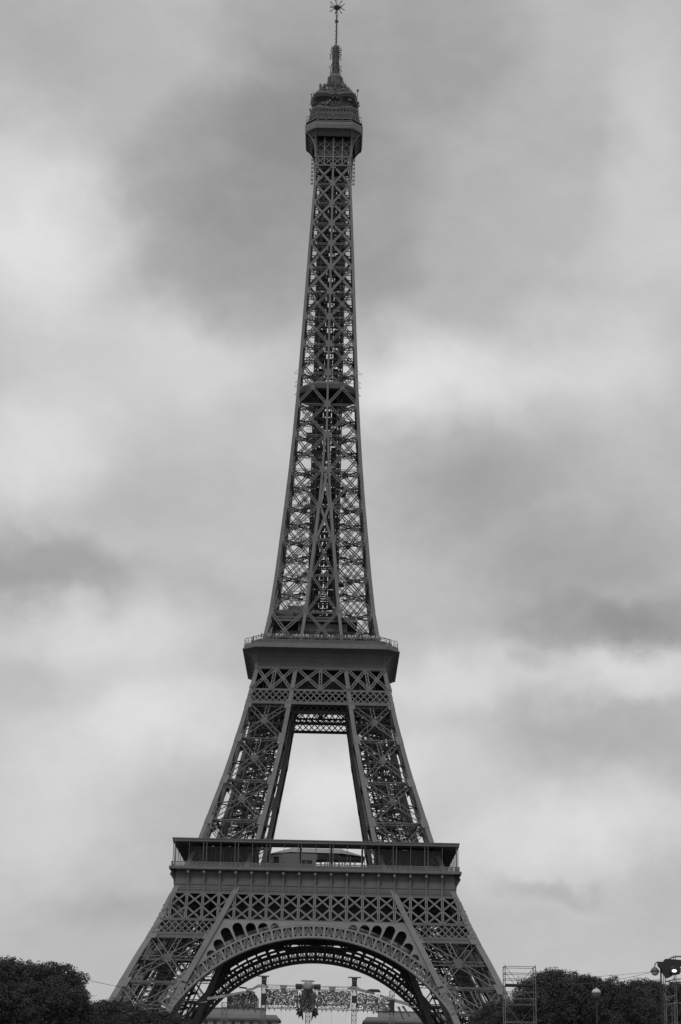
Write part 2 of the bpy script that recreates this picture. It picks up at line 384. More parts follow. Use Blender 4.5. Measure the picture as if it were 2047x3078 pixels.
# ---- lattice belts (both platforms)
def diag_lattice(mb, F, z0, z1, xl, xr, pitch, dx, w, off=0.0, depth=.16):
    """diagonal strips clipped between the slanted limits xl(z), xr(z)"""
    n0 = int((min(xl(z0), xl(z1)) - dx) / pitch) - 1; n1 = int((max(xr(z0), xr(z1)) + dx) / pitch) + 1
    for i in range(n0, n1 + 1):
        for g_ in (-1, 1):
            xa = i * pitch; xb = xa + g_ * dx; ts = [j / 16 for j in range(17)]
            ok = [t for t in ts if xl(z0 + (z1 - z0) * t) - .05 <= xa + (xb - xa) * t <= xr(z0 + (z1 - z0) * t) + .05]
            if len(ok) < 2: continue
            t0, t1 = ok[0], ok[-1]
            mb.beam(F(xa + (xb - xa) * t0, z0 + (z1 - z0) * t0), F(xa + (xb - xa) * t1, z0 + (z1 - z0) * t1), w, depth, N0, .02, off + .06 * g_)
BELT1 = empty('lower_belt', parent=TOW); BELT2 = empty('upper_belt', parent=TOW)
F1 = lambda x, z: on(x, z, 0)
for k in range(4):
    mb = MB(); mb.xf = RK(k)
    zb, zm, zt = 44.35, 47.6, 50.9
    lim = lambda z: xo(z) - .5
    for j in range(-10, 11):
        x = j * 3.83
        if abs(x) > lim(zb): continue
        z1 = zt if abs(x) < lim(zt) else zb + (zt - zb) * (lim(zb) - abs(x)) / (lim(zb) - lim(zt))
        mb.truss(F1(x, zb), F1(x, z1), .62, N0, .35, .8, .2, .1)
        if z1 > zm: gusset(mb, F1(x, zm), .42)
    for j in range(-10, 10):
        xa, xb = j * 3.83, (j + 1) * 3.83
        for za, zc in ((zb, zm), (zm, zt)):
            for p, q in (((xa, za), (xb, zc)), ((xb, za), (xa, zc))):
                ts = [i / 20 for i in range(21)]
                ok = [t for t in ts if abs(p[0] + (q[0] - p[0]) * t) <= lim(za + (zc - za) * t)]
                if len(ok) < 2: continue
                t0, t1 = ok[0], ok[-1]; G = lambda t: F1(p[0] + (q[0] - p[0]) * t, p[1] + (q[1] - p[1]) * t)
                mb.beam(G(t0), G(t1), .4, .3, N0, .03, .06 if p[0] < q[0] else -.06)
    for z, h in ((44.35, .6), (50.9, .3)):
        mb.beam(F1(-lim(z) + .3, z), F1(lim(z) - .3, z), h, .5, N0, .02, -.14)
    for s in (-1, 1):         # fine lattice only across the legs
        xl = (lambda z: xi(z) + .9) if s > 0 else (lambda z: -xo(z) + .6)
        xr = (lambda z: xo(z) - .6) if s > 0 else (lambda z: -xi(z) - .9)
        diag_lattice(mb, F1, 41.25, 43.95, xl, xr, 1.6, 2.5, .24)
        mb.beam(F1(xl(40.9), 40.95), F1(xr(40.9), 40.95), .62, .5, N0, .02, -.13)
        mb.beam(F1(xl(40.2), 40.2), F1(xr(40.2), 40.2), .7, .5, N0, .02, -.5)
    for s in (-1, 1):
        for dx in (.12, .75, 1.38): mb.poly([on(s * (xi(z) + dx), z, .42 if dx == .75 else .5) for z in (29.5, 35, 40.8, 44.2, 47.6, 50.95)], 1.3 if dx == .75 else .14, N0, h=.3 if dx == .75 else .25)
    mb.build('belt_lattice', IRON, BELT1)
    # dark ribbed sheets added behind the belt, standing in for the deep shade there
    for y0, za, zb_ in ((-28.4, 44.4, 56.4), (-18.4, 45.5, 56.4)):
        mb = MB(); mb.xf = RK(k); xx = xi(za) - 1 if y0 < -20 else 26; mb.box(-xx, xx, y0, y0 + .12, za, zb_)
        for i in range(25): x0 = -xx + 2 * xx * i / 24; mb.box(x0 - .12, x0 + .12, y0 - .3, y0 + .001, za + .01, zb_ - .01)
        mb.build('belt_shade_sheet', STEEL_SHADE, BELT1)
    # the same round the second platform
    mb = MB(); mb.xf = RK(k)
    for F, full in ((F1, True), (lambda x, z: V((x, -(xi(z)) - .1, z)), False)):
        lim2 = lambda z: xo(z) - .5
        for z, h in ((101.25, .75), (104.75, .5), (110.7, .5)):
            mb.beam(F(-lim2(z) + .3, z), F(lim2(z) - .3, z), h, .42, N0, .02, -.1)
        secs = [(lambda z: -xi(z) - .3, lambda z: xi(z) + .3)] if not full else \
            [(lambda z: -xo(z) + .6, lambda z: -xi(z) - .9), (lambda z: -xi(z) - .2, lambda z: xi(z) + .2), (lambda z: xi(z) + .9, lambda z: xo(z) - .6)]
        for xl, xr in secs: diag_lattice(mb, F, 101.6, 104.55, xl, xr, 1.62, 2.7, .26)
        if full:
            for xl, xr in secs:
                z0, z1 = 105.0, 110.8; m0, m1 = (xl(z0) + xr(z0)) / 2, (xl(z1) + xr(z1)) / 2
                mb.truss(F(m0, z0), F(m1, z1), .85, N0, .4, .9, .24, .12)
                for a0, b0, a1, b1 in ((xl(z0), m0, xl(z1), m1), (m0, xr(z0), m1, xr(z1))):
                    mb.truss(F(a0, z0), F(b1, z1), .85, N0, .4, .9, .25, .12, .08); mb.truss(F(b0, z0), F(a1, z1), .85, N0, .4, .9, .25, .12, -.08)
                    gusset(mb, F((a0 + b0 + a1 + b1) / 4, (z0 + z1) / 2), .6)
                gusset(mb, F(m0, z0 + .4), .6); gusset(mb, F(m1, z1 - .75), .5)
    mb.build('belt_lattice', IRON, BELT2)
    for y0 in (-12.6, -4.2): mb = MB(); mb.xf = RK(k); mb.box(-14, 14, y0, y0 + .1, 104.9, 114.8); mb.build('belt_shade_sheet', STEEL_SHADE, BELT2)  # added dark sheets in place of the unlit depth behind the upper belt

# ---- arches with spandrels
AC, RI, RO = 2.3, 38.1, 41.3
def ang_lim(r):       # where the ring meets the leg's inner column
    for i in range(900):
        t = i * .1; x = r * math.sin(rad(t)); z = AC + r * math.cos(rad(t))
        if x > xi(z) + (.3 if r > 40 else 1.0): return t
    return 60
TL = 57.0
def AR(r, t, inset=0.0):
    x = r * math.sin(rad(t)); z = AC + r * math.cos(rad(t)); return V((x, -xo(z) + inset - .15, z))
arch_objs = []
for k in range(4):
    A = empty('arch', parent=TOW)
    mb = MB(); mb.xf = RK(k); n = 64
    for inset in (0.0, 3.4):
        for r0, r1 in (((RI, RI + .55), (RO - .42, RO)) if inset == 0 else ((RI, RI + .7), (RI + 1.05, RI + 1.6), (RO - .1, RO + .25), (RO + .6, RO + 1.25))):
            for i in range(n):
                t0, t1 = -TL + 2 * TL * i / n, -TL + 2 * TL * (i + 1) / n
                for dd in (0.0,):
                    P = [AR(r0, t0, inset), AR(r0, t1, inset), AR(r1, t1, inset), AR(r1, t0, inset)]
                    Q = [p + V((0, .35, 0)) for p in P]
                    mb.addf([(0, 1, 2, 3), (7, 6, 5, 4), (0, 4, 5, 1), (2, 6, 7, 3)], mb.addv(P + Q))
        cells = 32
        for i in range(cells + 1):
            t = -TL + 2 * TL * i / cells; rdir = (AR(RO, t) - AR(RI, t)).normalized()
            mb.beam(AR(RI + .3, t, inset + .17), AR(RO + (1.2 if inset else -.2), t, inset + .17), .55 if inset == 0 else .8, .3, N0)
            if inset: mb.beam(AR(RI + .3, t + TL / cells, inset + .17), AR(RI + 1.6, t + TL / cells, inset + .17), .4, .3, N0)
            if i == cells: continue
            tm = t + TL / cells; dt = 2 * TL / cells
            for fr in (-.30, -.18, -.06, .06, .18, .30):
                mb.beam(AR(RI + (.5 if inset == 0 else 1.5), tm + fr * dt * .35, inset + .2), AR(RO - .75 - abs(fr) * 1.6, tm + fr * dt * 1.15, inset + .2), .11, .16, N0)
            arc = [AR(RO - .5 - 1.9 * abs(u) ** 2.2, tm + u * dt * .36, inset + .2) for u in (-1, -.75, -.4, 0, .4, .75, 1)]
            mb.poly(arc, .16, N0)
    mb.build('arch_ring', IRON, A)
    mb = MB(); mb.xf = RK(k)          # soffit: longitudinal bands and cross plates between the two ring faces
    for r in (RI + .1, RO - .1):
        mb = MB(); mb.xf = RK(k)
        for i in range(n):
            t0, t1 = -TL + 2 * TL * i / n, -TL + 2 * TL * (i + 1) / n
            for u0, u1 in ((.0, .7), (.95, 1.55), (1.8, 2.4), (2.65, 3.4)):
                P = [AR(r, t0, u0), AR(r, t1, u0), AR(r, t1, u1), AR(r, t0, u1)]; Q = [p + V((0, 0, .1)) for p in P]
                mb.addf([(3, 2, 1, 0), (4, 5, 6, 7), (0, 1, 5, 4), (2, 3, 7, 6)], mb.addv(P + Q))
            tt = (t0 + t1) / 2; w_ = .5
            P = [AR(r + .03, tt - w_, .1), AR(r + .03, tt + w_, .1), AR(r + .03, tt + w_, 3.3), AR(r + .03, tt - w_, 3.3)]; Q = [p + V((0, 0, .1)) for p in P]
            mb.addf([(3, 2, 1, 0), (4, 5, 6, 7), (0, 1, 5, 4), (1, 2, 6, 5), (3, 0, 4, 7)], mb.addv(P + Q))
        mb.build('soffit' if r < 40 else 'extrados', IRON2, A)
    webs = {-1: MB(), 1: MB()}  # dark sheets added so the spandrel openings look unlit behind
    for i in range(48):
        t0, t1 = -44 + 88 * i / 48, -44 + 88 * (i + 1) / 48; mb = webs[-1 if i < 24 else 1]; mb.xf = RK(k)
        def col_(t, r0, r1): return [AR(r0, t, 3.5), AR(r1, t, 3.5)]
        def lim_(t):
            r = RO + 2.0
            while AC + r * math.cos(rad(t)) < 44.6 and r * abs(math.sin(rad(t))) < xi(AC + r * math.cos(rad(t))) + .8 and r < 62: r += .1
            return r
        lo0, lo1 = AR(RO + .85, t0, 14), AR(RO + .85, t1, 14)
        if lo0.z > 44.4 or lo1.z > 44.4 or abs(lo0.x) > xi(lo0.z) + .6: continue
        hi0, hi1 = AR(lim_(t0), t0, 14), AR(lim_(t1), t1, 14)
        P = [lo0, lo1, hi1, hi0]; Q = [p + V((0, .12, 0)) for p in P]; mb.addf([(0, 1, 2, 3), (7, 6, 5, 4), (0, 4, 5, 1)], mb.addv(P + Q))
    for mb in webs.values(): mb.build('arch_shade_sheet', STEEL_SHADE, A)
    # spandrel plate with round-headed openings, cut from a filled outline
    for s in (-1, 1):
        cu = bpy.data.curves.new('spandrel', 'CURVE'); cu.dimensions = '2D'; cu.fill_mode = 'BOTH'; cu.extrude = .12
        def spline(pts):
            sp = cu.splines.new('POLY'); sp.points.add(len(pts) - 1); sp.use_cyclic_u = True
            for q, (x, y) in zip(sp.points, pts): q.co = (x, y, 0, 1)
        out = []
        for i in range(41):
            t = 44.0 * i / 40; out.append(((RO - .1) * math.sin(rad(t)), AC + (RO - .1) * math.cos(rad(t))))
        xe, ze = out[-1]
        for i in range(12):
            z = ze + (44.45 - ze) * (i + .5) / 12; out.append((xi(z) + .15, z))
        out.append((xi(44.45) + .15, 44.45)); out.append((0, 44.45))
        spline([(s * x, z) for x, z in out][::(1 if s > 0 else -1)])
        for tc_, top in ((12.9, 42.55), (16.6, 43.3), (20.4, 44.2), (24.25, 45.35), (28.1, 45.4), (31.7, 43.7), (35.3, 42.3)):
            hw = 1.16 if 14 < tc_ < 35 else 1.0
            r_ = top - hw; pts = []
            for a in range(13):
                th = math.pi * a / 12; pts.append((hw * math.cos(th), r_ + hw * math.sin(th)))
            base = RO + .05
            pts += [(-hw, base), (hw, base)] if r_ > base else []
            pts = [(x, max(y, base)) for x, y in pts]
            c_, s_ = math.cos(rad(tc_)), math.sin(rad(tc_))
            spline([(s * (x * c_ + y * s_), AC + y * c_ - x * s_) for x, y in pts])
        co = bpy.data.objects.new('tmp', cu); COL.objects.link(co)
        me = bpy.data.meshes.new_from_object(co.evaluated_get(bpy.context.evaluated_depsgraph_get()))
        bpy.data.objects.remove(co)
        M_ = RK(k)
        for v in me.vertices:
            x, z, e = v.co; v.co = M_ @ V((x, -xo(z) - .02 + e, z))
        me.materials.clear(); me.materials.append(IRON)
        o = bpy.data.objects.new('spandrel', me); COL.objects.link(o); o.parent = A

# ---- first platform
PL1 = empty('first_platform', parent=TOW)
def ring_slab(mb, ro, ri, z0, z1):
    mb.box(-ro, ro, -ro, -ri, z0, z1); mb.box(-ro, ro, ri, ro, z0, z1); mb.box(-ro, -ri, -ri + .002, ri - .002, z0, z1); mb.box(ri, ro, -ri + .002, ri - .002, z0, z1)
mb = MB(); ring_slab(mb, 34.3, 13.0, 56.5, 57.1)
for i in range(18):
    x = -32 + i * 3.76; mb.box(x - .15, x + .15, -33, -13.2, 55.2, 56.48); mb.box(x - .15, x + .15, 13.2, 33, 55.2, 56.48)
mb.build('deck', DECK, PL1)
FR1 = [(34.05, 50.95), (34.0, 51.8), (33.9, 53.0), (33.75, 54.4), (33.65, 55.4), (33.6, 56.35)]
for k in range(4):
    mb = MB(); mb.xf = RK(k); T = .35
    for (y0, z0), (y1, z1) in zip(FR1, FR1[1:]):
        P = [(-y0, -y0, z0), (y0, -y0, z0), (y1, -y1, z1), (-y1, -y1, z1)]; mb.quad(*P)
        mb.quad((-y0 + T, -y0 + T, z0), (-y1 + T, -y1 + T, z1), (y1 - T, -y1 + T, z1), (y0 - T, -y0 + T, z0))
    mb.quad((-34.05, -34.05, 50.95), (-34.05 + T, -34.05 + T, 50.95), (34.05 - T, -34.05 + T, 50.95), (34.05, -34.05, 50.95))
    for z, o_, h in ((53.05, .14, .2), (51.75, .1, .14), (51.05, .32, .42), (52.2, .05, .1)):
        y = interp(z, [q[1] for q in FR1], [q[0] for q in FR1]); mb.box(-y - o_, y + o_, -y - o_, -y + .1, z - h / 2, z + h / 2)
    mb.build('frieze', IRON2, PL1)
    for j in range(-8, 9):
        x = j * 3.83; mb = MB(); mb.xf = RK(k)
        mb.poly([V((x, -34.1, 51.2)), V((x, -34.12, 53)), V((x, -34.3, 54.6)), V((x, -34.75, 55.9))], .42, N0, h=.34)
        mb.quad((x - .12, -34.1, 52.9), (x - .12, -34.75, 55.9), (x - .12, -34.7, 56.4), (x - .12, -33.6, 56.4), (x - .12, -33.9, 53)); mb.quad((x + .12, -34.1, 52.9), (x + .12, -34.75, 55.9), (x + .12, -34.7, 56.4), (x + .12, -33.6, 56.4), (x + .12, -33.9, 53))
        mb.lathe((x, -35.0, 55.75), [(.05, -.45), (.3, -.3), (.38, 0), (.3, .3), (.05, .45)], 8); mb.build('console', IRON, PL1)
    mb = MB(); mb.xf = RK(k)
    mb.box(-35.3, 35.3, -35.3, -34.3, 56.55, 57.15); mb.box(-35.1, 35.1, -35.1, -33.4, 56.38, 56.53)
    mb.build('cornice', IRON, PL1)
    mb = MB(); mb.xf = RK(k); y = -34.75
    nb = 230
    for i in range(nb + 1):
        x = -34.7 + 69.4 * i / nb; mb.box(x - .09, x + .09, y - .03, y + .03, 57.15, 58.15)
    mb.box(-34.8, 34.8, y - .06, y + .06, 58.12, 58.3); mb.box(-34.8, 34.8, y - .04, y + .04, 57.55, 57.68); mb.box(-34.8, 34.8, y - .05, y + .05, 57.15, 57.3)
    for j in range(-9, 10): x = j * 3.83; mb.box(x - .14, x + .14, y - .09, y + .09, 57.15, 58.35)
    mb.build('railing', IRON, PL1)
    mb = MB(); mb.xf = RK(k)
    q = -27.6
    mb.quad((-34.6, -34.6, 63.2), (34.6, -34.6, 63.2), (-q, q, 63.2), (q, q, 63.2))
    mb.quad((-34.6, -34.6, 63.85), (q, q, 63.85), (-q, q, 63.85), (34.6, -34.6, 63.85))
    mb.box(-34.75, 34.75, -34.75, -34.5, 63.15, 63.92); mb.box(q, -q, q - .2, q - .02, 63.05, 63.9); mb.box(-34.85, 34.85, -34.85, -34.74, 63.74, 64.0)
    for j in range(-9, 10): x = j * 3.83; mb.box(x - .08, x + .08, -34.4, max(-34.4, -max(27.8, min(abs(x), 34.3))), 62.95, 63.18)
    mb.build('promenade_roof', IRON2, PL1)
    for j in range(-9, 10):
        x = j * 3.83
        mb = MB(); mb.xf = RK(k)
        if j % 2:
            for dx in (-.4, .4):
                if abs(x + dx) < 34.7: mb.tube((x + dx, -34.5, 57.2), (x + dx, -34.5, 63.2), .085, k=6)
        else: mb.tube((x, -34.5, 57.2), (x, -34.5, 63.2), .06, k=6)
        mb.build('post', IRON, PL1)
    for x in (-19.0, -11.4, -3.8, 3.8, 11.4, 19.0):
        mb = MB(); mb.xf = RK(k); mb.tube((x, -27.9, 57.2), (x, -27.9, 63.1), .2, k=8); mb.build('inner_post', IRON2, PL1)
for qx in (-1, 1):
    for qy in (-1, 1):
        mb = MB()
        x0, x1 = sorted((qx * 14.6, qx * 30.4)); y0, y1 = sorted((qy * 14.6, qy * 30.4))
        mb.box(x0, x1, y0, y1, 57.2, 62.6)
        mb.build('gallery_hall', DARKW, PL1)
        mb = MB()
        for i in range(9):
            x = x0 + (x1 - x0) * i / 8
            for y in (y0 - .06, y1 + .06): mb.beam((x, y, 57.2), (x, y, 62.6), .16, .14)
            y = y0 + (y1 - y0) * i / 8
            for xx in (x0 - .06, x1 + .06): mb.beam((xx, y, 57.2), (xx, y, 62.6), .16, .14, (1, 0, 0))
        for z in (58.2, 62.2):
            for y in (y0 - .09, y1 + .09): mb.beam((x0, y, z), (x1, y, z), .2, .14)
        mb.build('mullions', IRON2, PL1)
# pavilion with a pale hipped roof in the middle of the deck edge
PV = empty('pavilion', parent=TOW)
mb = MB()
fr = [(-12.2, 62.35), (-6.6, 63.0), (6.6, 62.9), (12.2, 62.2)]; tp = [(-11.9, 62.6), (-6.2, 64.2), (6.2, 64.15), (11.9, 62.5)]
yf, yt, yb = -20.2, -18.8, -13.5
for (a, b), (c, d) in zip(zip(fr, fr[1:]), zip(tp, tp[1:])):
    mb.quad((a[0], yf, a[1]), (b[0], yf, b[1]), (d[0], yt, d[1]), (c[0], yt, c[1]))
    mb.quad((c[0], yt, c[1]), (d[0], yt, d[1]), (b[0], yb, b[1]), (a[0], yb, a[1]))
    mb.quad((a[0], yf, a[1] - .02), (a[0], yb, a[1] - .02), (b[0], yb, b[1] - .02), (b[0], yf, b[1] - .02))
for x in (-6.2, 0, 6.2): mb.beam((x, -20.15, 63.02), (x, -18.85, 64.2), .12, .1, (0, 0, 1))
mb.build('roof', ZINC, PV)
mb = MB(); mb.box(-10.6, -9.3, -20, -14, 61.8, 62.3); mb.box(-12, -10.6, -20, -14, 57.1, 62.2); mb.box(-9.3, 0.0, -20, -14, 57.1, 62.75)
mb.box(0.02, 1.5, -19.9, -14, 61.3, 62.7)
mb.build('wall', PAV, PV)
mb = MB(); mb.box(.3, 5.8, -19.95, -14.4, 61.35, 62.75); mb.box(5.9, 12, -19.7, -14.4, 61.4, 62.2); mb.box(-10.55, -9.35, -19.6, -14.5, 57.1, 61.75)
mb.box(-3.6, -1.0, -20.06, -20.01, 59.5, 61.1); mb.build('window', DARKW, PV)
for x in (2.9, 5.85, 8.6, 11.6): mb = MB(); mb.tube((x, -19.8, 57.1), (x, -19.8, 62.3), .12); mb.build('canopy_post', IRON2, PV)

# ---- second platform
PL2 = empty('second_platform', parent=TOW)
def octa(r, c): return [(-c, -r), (c, -r), (r, -c), (r, c), (c, r), (-c, r), (-r, c), (-r, -c)]
def prism(mb, pts, z0, z1):
    n = len(pts); i = mb.addv([(x, y, z0) for x, y in pts] + [(x, y, z1) for x, y in pts])
    mb.addf([(a, (a + 1) % n, n + (a + 1) % n, n + a) for a in range(n)] + [tuple(range(n))[::-1], tuple(range(n, 2 * n))], i)
def loft(mb, secs):
    n = len(secs[0][0])
    for (p0, z0), (p1, z1) in zip(secs, secs[1:]):
        i = mb.addv([(x, y, z0) for x, y in p0] + [(x, y, z1) for x, y in p1])
        mb.addf([(a, (a + 1) % n, n + (a + 1) % n, n + a) for a in range(n)], i)
mb = MB(); prism(mb, octa(19.9, 16.6), 115.3, 115.75); mb.build('deck', DECK, PL2)
COV = [(17.05, 16.4, 110.75), (17.15, 16.4, 112.2), (17.5, 16.4, 113.4), (18.3, 16.5, 114.5), (19.3, 16.7, 115.1), (20.35, 17.0, 115.5)]
mb = MB(); loft(mb, [(octa(r, c), z) for r, c, z in COV]); loft(mb, [(octa(r - .3, c - .1), z + .1) for r, c, z in COV][::-1]); mb.build('cove', IRON2, PL2)
mb = MB()
for k in range(4):
    mb.xf = RK(k)
    for j in range(-5, 6):
        mb = MB(); mb.xf = RK(k); pts = [V((j * 3.28, -r - .05, z)) for r, c, z in COV]; mb.poly(pts, .22, N0, h=.2); mb.build('cove_rib', IRON, PL2)
    mb = MB(); mb.xf = RK(k); mb.beam((-17, -17.12, 110.85), (17, -17.12, 110.85), .35, .35); mb.build('cove_sill', IRON, PL2)
mb = MB(); prism(mb, octa(20.5, 17.1), 115.5, 115.85); prism(mb, octa(20.15, 16.9), 115.86, 116.75); mb.build('parapet', IRON, PL2)
mb = MB()   # safety mesh on posts, curving inwards at its top
oc = octa(20.0, 16.8)
for a, b in zip(oc, oc[1:] + oc[:1]):
    A_, B_ = V((*a, 0)), V((*b, 0)); L_ = (B_ - A_).length; nI = (A_ + B_).normalized() * -1; n_ = max(2, round(L_ / 1.65))
    for i in range(n_ + 1):
        p = A_.lerp(B_, i / n_); th = .07 if i % 2 == 0 else .04
        mb.poly([p + V((0, 0, 116.7)), p + V((0, 0, 118.2)), p + V((0, 0, 118.6)) + nI * .35, p + V((0, 0, 118.7)) + nI * .9], th, -nI)
    for z in (117.0, 117.7, 118.4): mb.beam(A_ + V((0, 0, z)), B_ + V((0, 0, z)), .035, .035, -nI)
    for z, q in ((118.7, .9),): mb.beam(A_ + nI * q + V((0, 0, z)), B_ + nI * q + V((0, 0, z)), .05, .05, -nI)
mb.build('safety_fence', GALV, PL2)
mb = MB(); prism(mb, octa(18.4, 15.9), 116.8, 118.15); mb.build('terrace', IRON2, PL2)
mb = MB()
oc = octa(18.3, 15.8)
for a, b in zip(oc, oc[1:] + oc[:1]):
    A_, B_ = V((*a, 0)), V((*b, 0)); n_ = max(2, round((B_ - A_).length / .8))
    for i in range(n_ + 1): p = A_.lerp(B_, i / n_); mb.beam(p + V((0, 0, 118.15)), p + V((0, 0, 119.2)), .06, .06)
    mb.beam(A_ + V((0, 0, 119.2)), B_ + V((0, 0, 119.2)), .09, .09); mb.beam(A_ + V((0, 0, 118.7)), B_ + V((0, 0, 118.7)), .05, .05)
mb.build('railing', IRON, PL2)
KI = empty('kiosk', parent=TOW)
mb = MB(); mb.box(-12.2, 9.0, -12.4, 11.5, 118.16, 122.0); mb.box(-13.4, 13.0, -9.0, 12.8, 118.16, 121.0); mb.build('wall', DARKW, KI)
mb = MB(); mb.box(-6.3, 6.6, -11.6, 8.0, 122.05, 124.3)
for i in range(22): x = -6.2 + i * .6; mb.box(x, x + .3, -11.78, -11.58, 122.1, 124.25)
mb.build('fluted_panel', PAV, KI)
mb = MB(); mb.box(-12.6, 9.3, -12.9, 12.0, 124.5, 125.3); mb.box(-12.9, 6.9, -13.1, 12.2, 125.32, 125.7); mb.box(9.4, 12.6, -9.5, 12.0, 121.1, 121.6); mb.build('roof', IRON2, KI)
mb = MB(); mb.box(-11.9, -3.6, -6.5, 4.0, 125.72, 129.3); mb.box(-9.3, -4.2, -6.0, 3.5, 129.32, 130.6); mb.box(-2.5, 3.2, -5, 5, 125.72, 127.5)
mb.box(5.5, 8.2, 2, 9, 125.72, 127.3); mb.build('machine_housing', PAV, KI)
mb = MB()
for i in range(26):
    x, y = R_.uniform(-11, 8), R_.uniform(-11, 10); h = R_.uniform(.3, 1.2); mb.box(x, x + R_.uniform(.3, 1.3), y, y + R_.uniform(.3, 1.2), 125.71, 125.72 + h)
mb.build('roof_equipment', EQUIP, KI)

# ---- upper shaft
SH = empty('upper_shaft', parent=TOW)
for sx in (-1, 1):
    for sy in (-1, 1):
        mb = MB(); trough(mb, sx, sy, xo, xo, [115.6] + UP[1:] + [270.0, 275.0], colw)
        mb.build('corner_column', IRON, SH)
for k in range(4):
    zs = [115.6] + UP[1:] + [270.0, 275.0]
    for s in (-1, 1):         # ribs of the face: two that merge into one
        mb = MB(); mb.xf = RK(k); mi_ = MB(); mi_.xf = RK(k)
        for z0, z1 in zip(zs, zs[1:]):
            if z0 >= 178:
                if s < 0: mb.beam(on(0, z0, -.2), on(0, z1, -.2), .55, .5)
                continue
            mb.beam(on(s * (xi(z0) + .42), z0, -.35), on(s * (xi(z1) + .42), z1, -.35), .8 - .25 * (z0 > 150), .7, N0, .01)
            if z0 < 165 and xi(z0) > .9: mi_.beam(V((s * (xi(z0) + .42), -xi(z0) - .4, z0)), V((s * (xi(z1) + .42), -xi(z1) - .4, z1)), .7, .7, N0, .01)
        mb.build('face_rib', IRON, SH); mi_.build('inner_rib', IRON, SH)
    mb = MB(); mb.xf = RK(k)
    for i, (z0, z1) in enumerate(zip(UP, UP[1:])):
        wd = interp(z0, [116, 180, 265], [.85, .78, .62])
        I = lambda z: xi(z) + .5 if z < 178 else 0.15
        for s in (-1, 1):
            FF = lambda x, z: on(x, z, -.35)
            xbay(mb, FF, s * I(z0), s * (xo(z0) - .45), s * I(z1), s * (xo(z1) - .45), z0, z1, wd, solid=(z0 > 215), hor=False, cf=.25)
            mb.beam(on(s * (xo(z1) - .62), z1 - .9, -.05), on(s * (xo(z1) - .62), z1 + .9, -.05), 1.15, .1, N0, .01)
            if z1 < 178: gusset(mb, on(s * (xi(z1) + .42), z1, -.1), .78, off=.1)
            if z0 < 168:     # inner faces of the four corner pylons
                GG = lambda x, z: V((x, -xi(z) - .4, z))
                xbay(mb, GG, s * I(z0), s * (xo(z0) - .45), s * I(z1), s * (xo(z1) - .45), z0, z1, wd * .6, gus=False, hor=False)
        if z1 > 178: gusset(mb, on(0, z1, -.1), .9 if z1 < 250 else .8, off=.1)
        if z0 < 167 and xi(z0) > .6:
            FF = lambda x, z: on(x, z, -.3)
            xbay(mb, FF, -xi(z0), xi(z0), -xi(z1), xi(z1), z0, z1, wd * .8, solid=z0 > 140, hor=z0 < 140, gus=False, cf=.25)
        # horizontal diaphragms: seen from below as fans of fine lattice
        for zz, dense in ((z1, 1),):
            xx = xo(zz) - .4; nI = max(3, int(xx / 1.4)); up_ = V((0, 0, 1))
            mb.truss((-xx, -xx + .25, zz), (xx, -xx + .25, zz), .62, N0, .15, .8, .1, .08)
            for s in (-1, 1):
                mb.truss((s * xx, -xx, zz - .1), (s * xx * .4, -xx * .4, zz - .1), .6, up_, .15, 1, .1, .07)
            if zz < 200:
                hx0 = max(3.6, xi(zz))
                for s in (-1, 1):
                    for q in (.55,):
                        mb.truss((s * xx, -xx * q, zz - .15), (s * hx0, -xx * (q - .05), zz - .15), .5, up_, .14, .9, .08, .06)
                    for u, v_ in (((1, .95), (.45, .35)), ((1, .45), (.45, .9))):
                        x1_ = s * max(hx0, xx * v_[0])
                        for dq in (0, .55): mb.beam((s * xx * u[0], -xx * u[1] + dq, zz - .3), (x1_, -xx * v_[1] + dq, zz - .3), .09, .12, up_)
                for s in (-1, 1):     # light ties rising between the floors
                    for dz_, yq in ((1.6, .95), (-1.2, .6)): mb.beam((s * (xx - .1), -xx * yq, zz + .1), (s * hx0, -xx * yq * .8, zz - dz_), .1, .1, up_)
            else:
                for s in (-1, 1):
                    for q in (.8, .55, .3): mb.beam((s * xx, -xx * q, zz - .2), (s * xx * .3, -xx * (q - .1), zz - .2), .22, .2, up_)
    mb.build('cross_bracing', IRON, SH)
# lift shaft and emergency stair in the core
mb = MB()
zs = [118.0 + i * 2.0 for i in range(75)]
HX = lambda z: min(3.4, xo(z) * .55)
for z0, z1 in zip(zs, zs[1:]):
    for s in (-1, 1):
        for t in (-1, 1):
            hx0 = HX(z0)
            for dx in (-.62, .62): mb.beam((s * hx0 + dx, t * 2.6, z0), (s * HX(z1) + dx, t * 2.6, z1), .3, .9)
            mb.beam((s * hx0 - .6, t * 2.6, z0), (s * hx0 + .6, t * 2.6, z1), .22, .5, off=.0); mb.beam((s * hx0 + .6, t * 2.6, z0), (s * hx0 - .6, t * 2.6, z1), .22, .4)
            mb.beam((s * hx0 - .6, t * 2.6, z0), (s * hx0 + .6, t * 2.6, z0), .5, .5)
        mb.beam((s * HX(z0), -2.6, z0), (s * HX(z0), 2.6, z1), .3, .3, (1, 0, 0)); mb.beam((s * HX(z0), 2.6, z0), (s * HX(z0), -2.6, z1), .3, .3, (1, 0, 0))
        mb.beam((s * .9, -1.1, z0), (s * .9, -1.1, z1), .32, .32); mb.beam((s * .9, 1.6, z0), (s * .9, 1.6, z1), .32, .32)
    mb.beam((-HX(z0), -2.5, z0), (HX(z0), -2.5, z0), .35, .35); mb.beam((-.9, -1.1, z0), (.9, -1.1, z1), .2, .2)
    mb.beam((-HX(z0), 2.5, z0), (HX(z0), 2.5, z0), .35, .35)
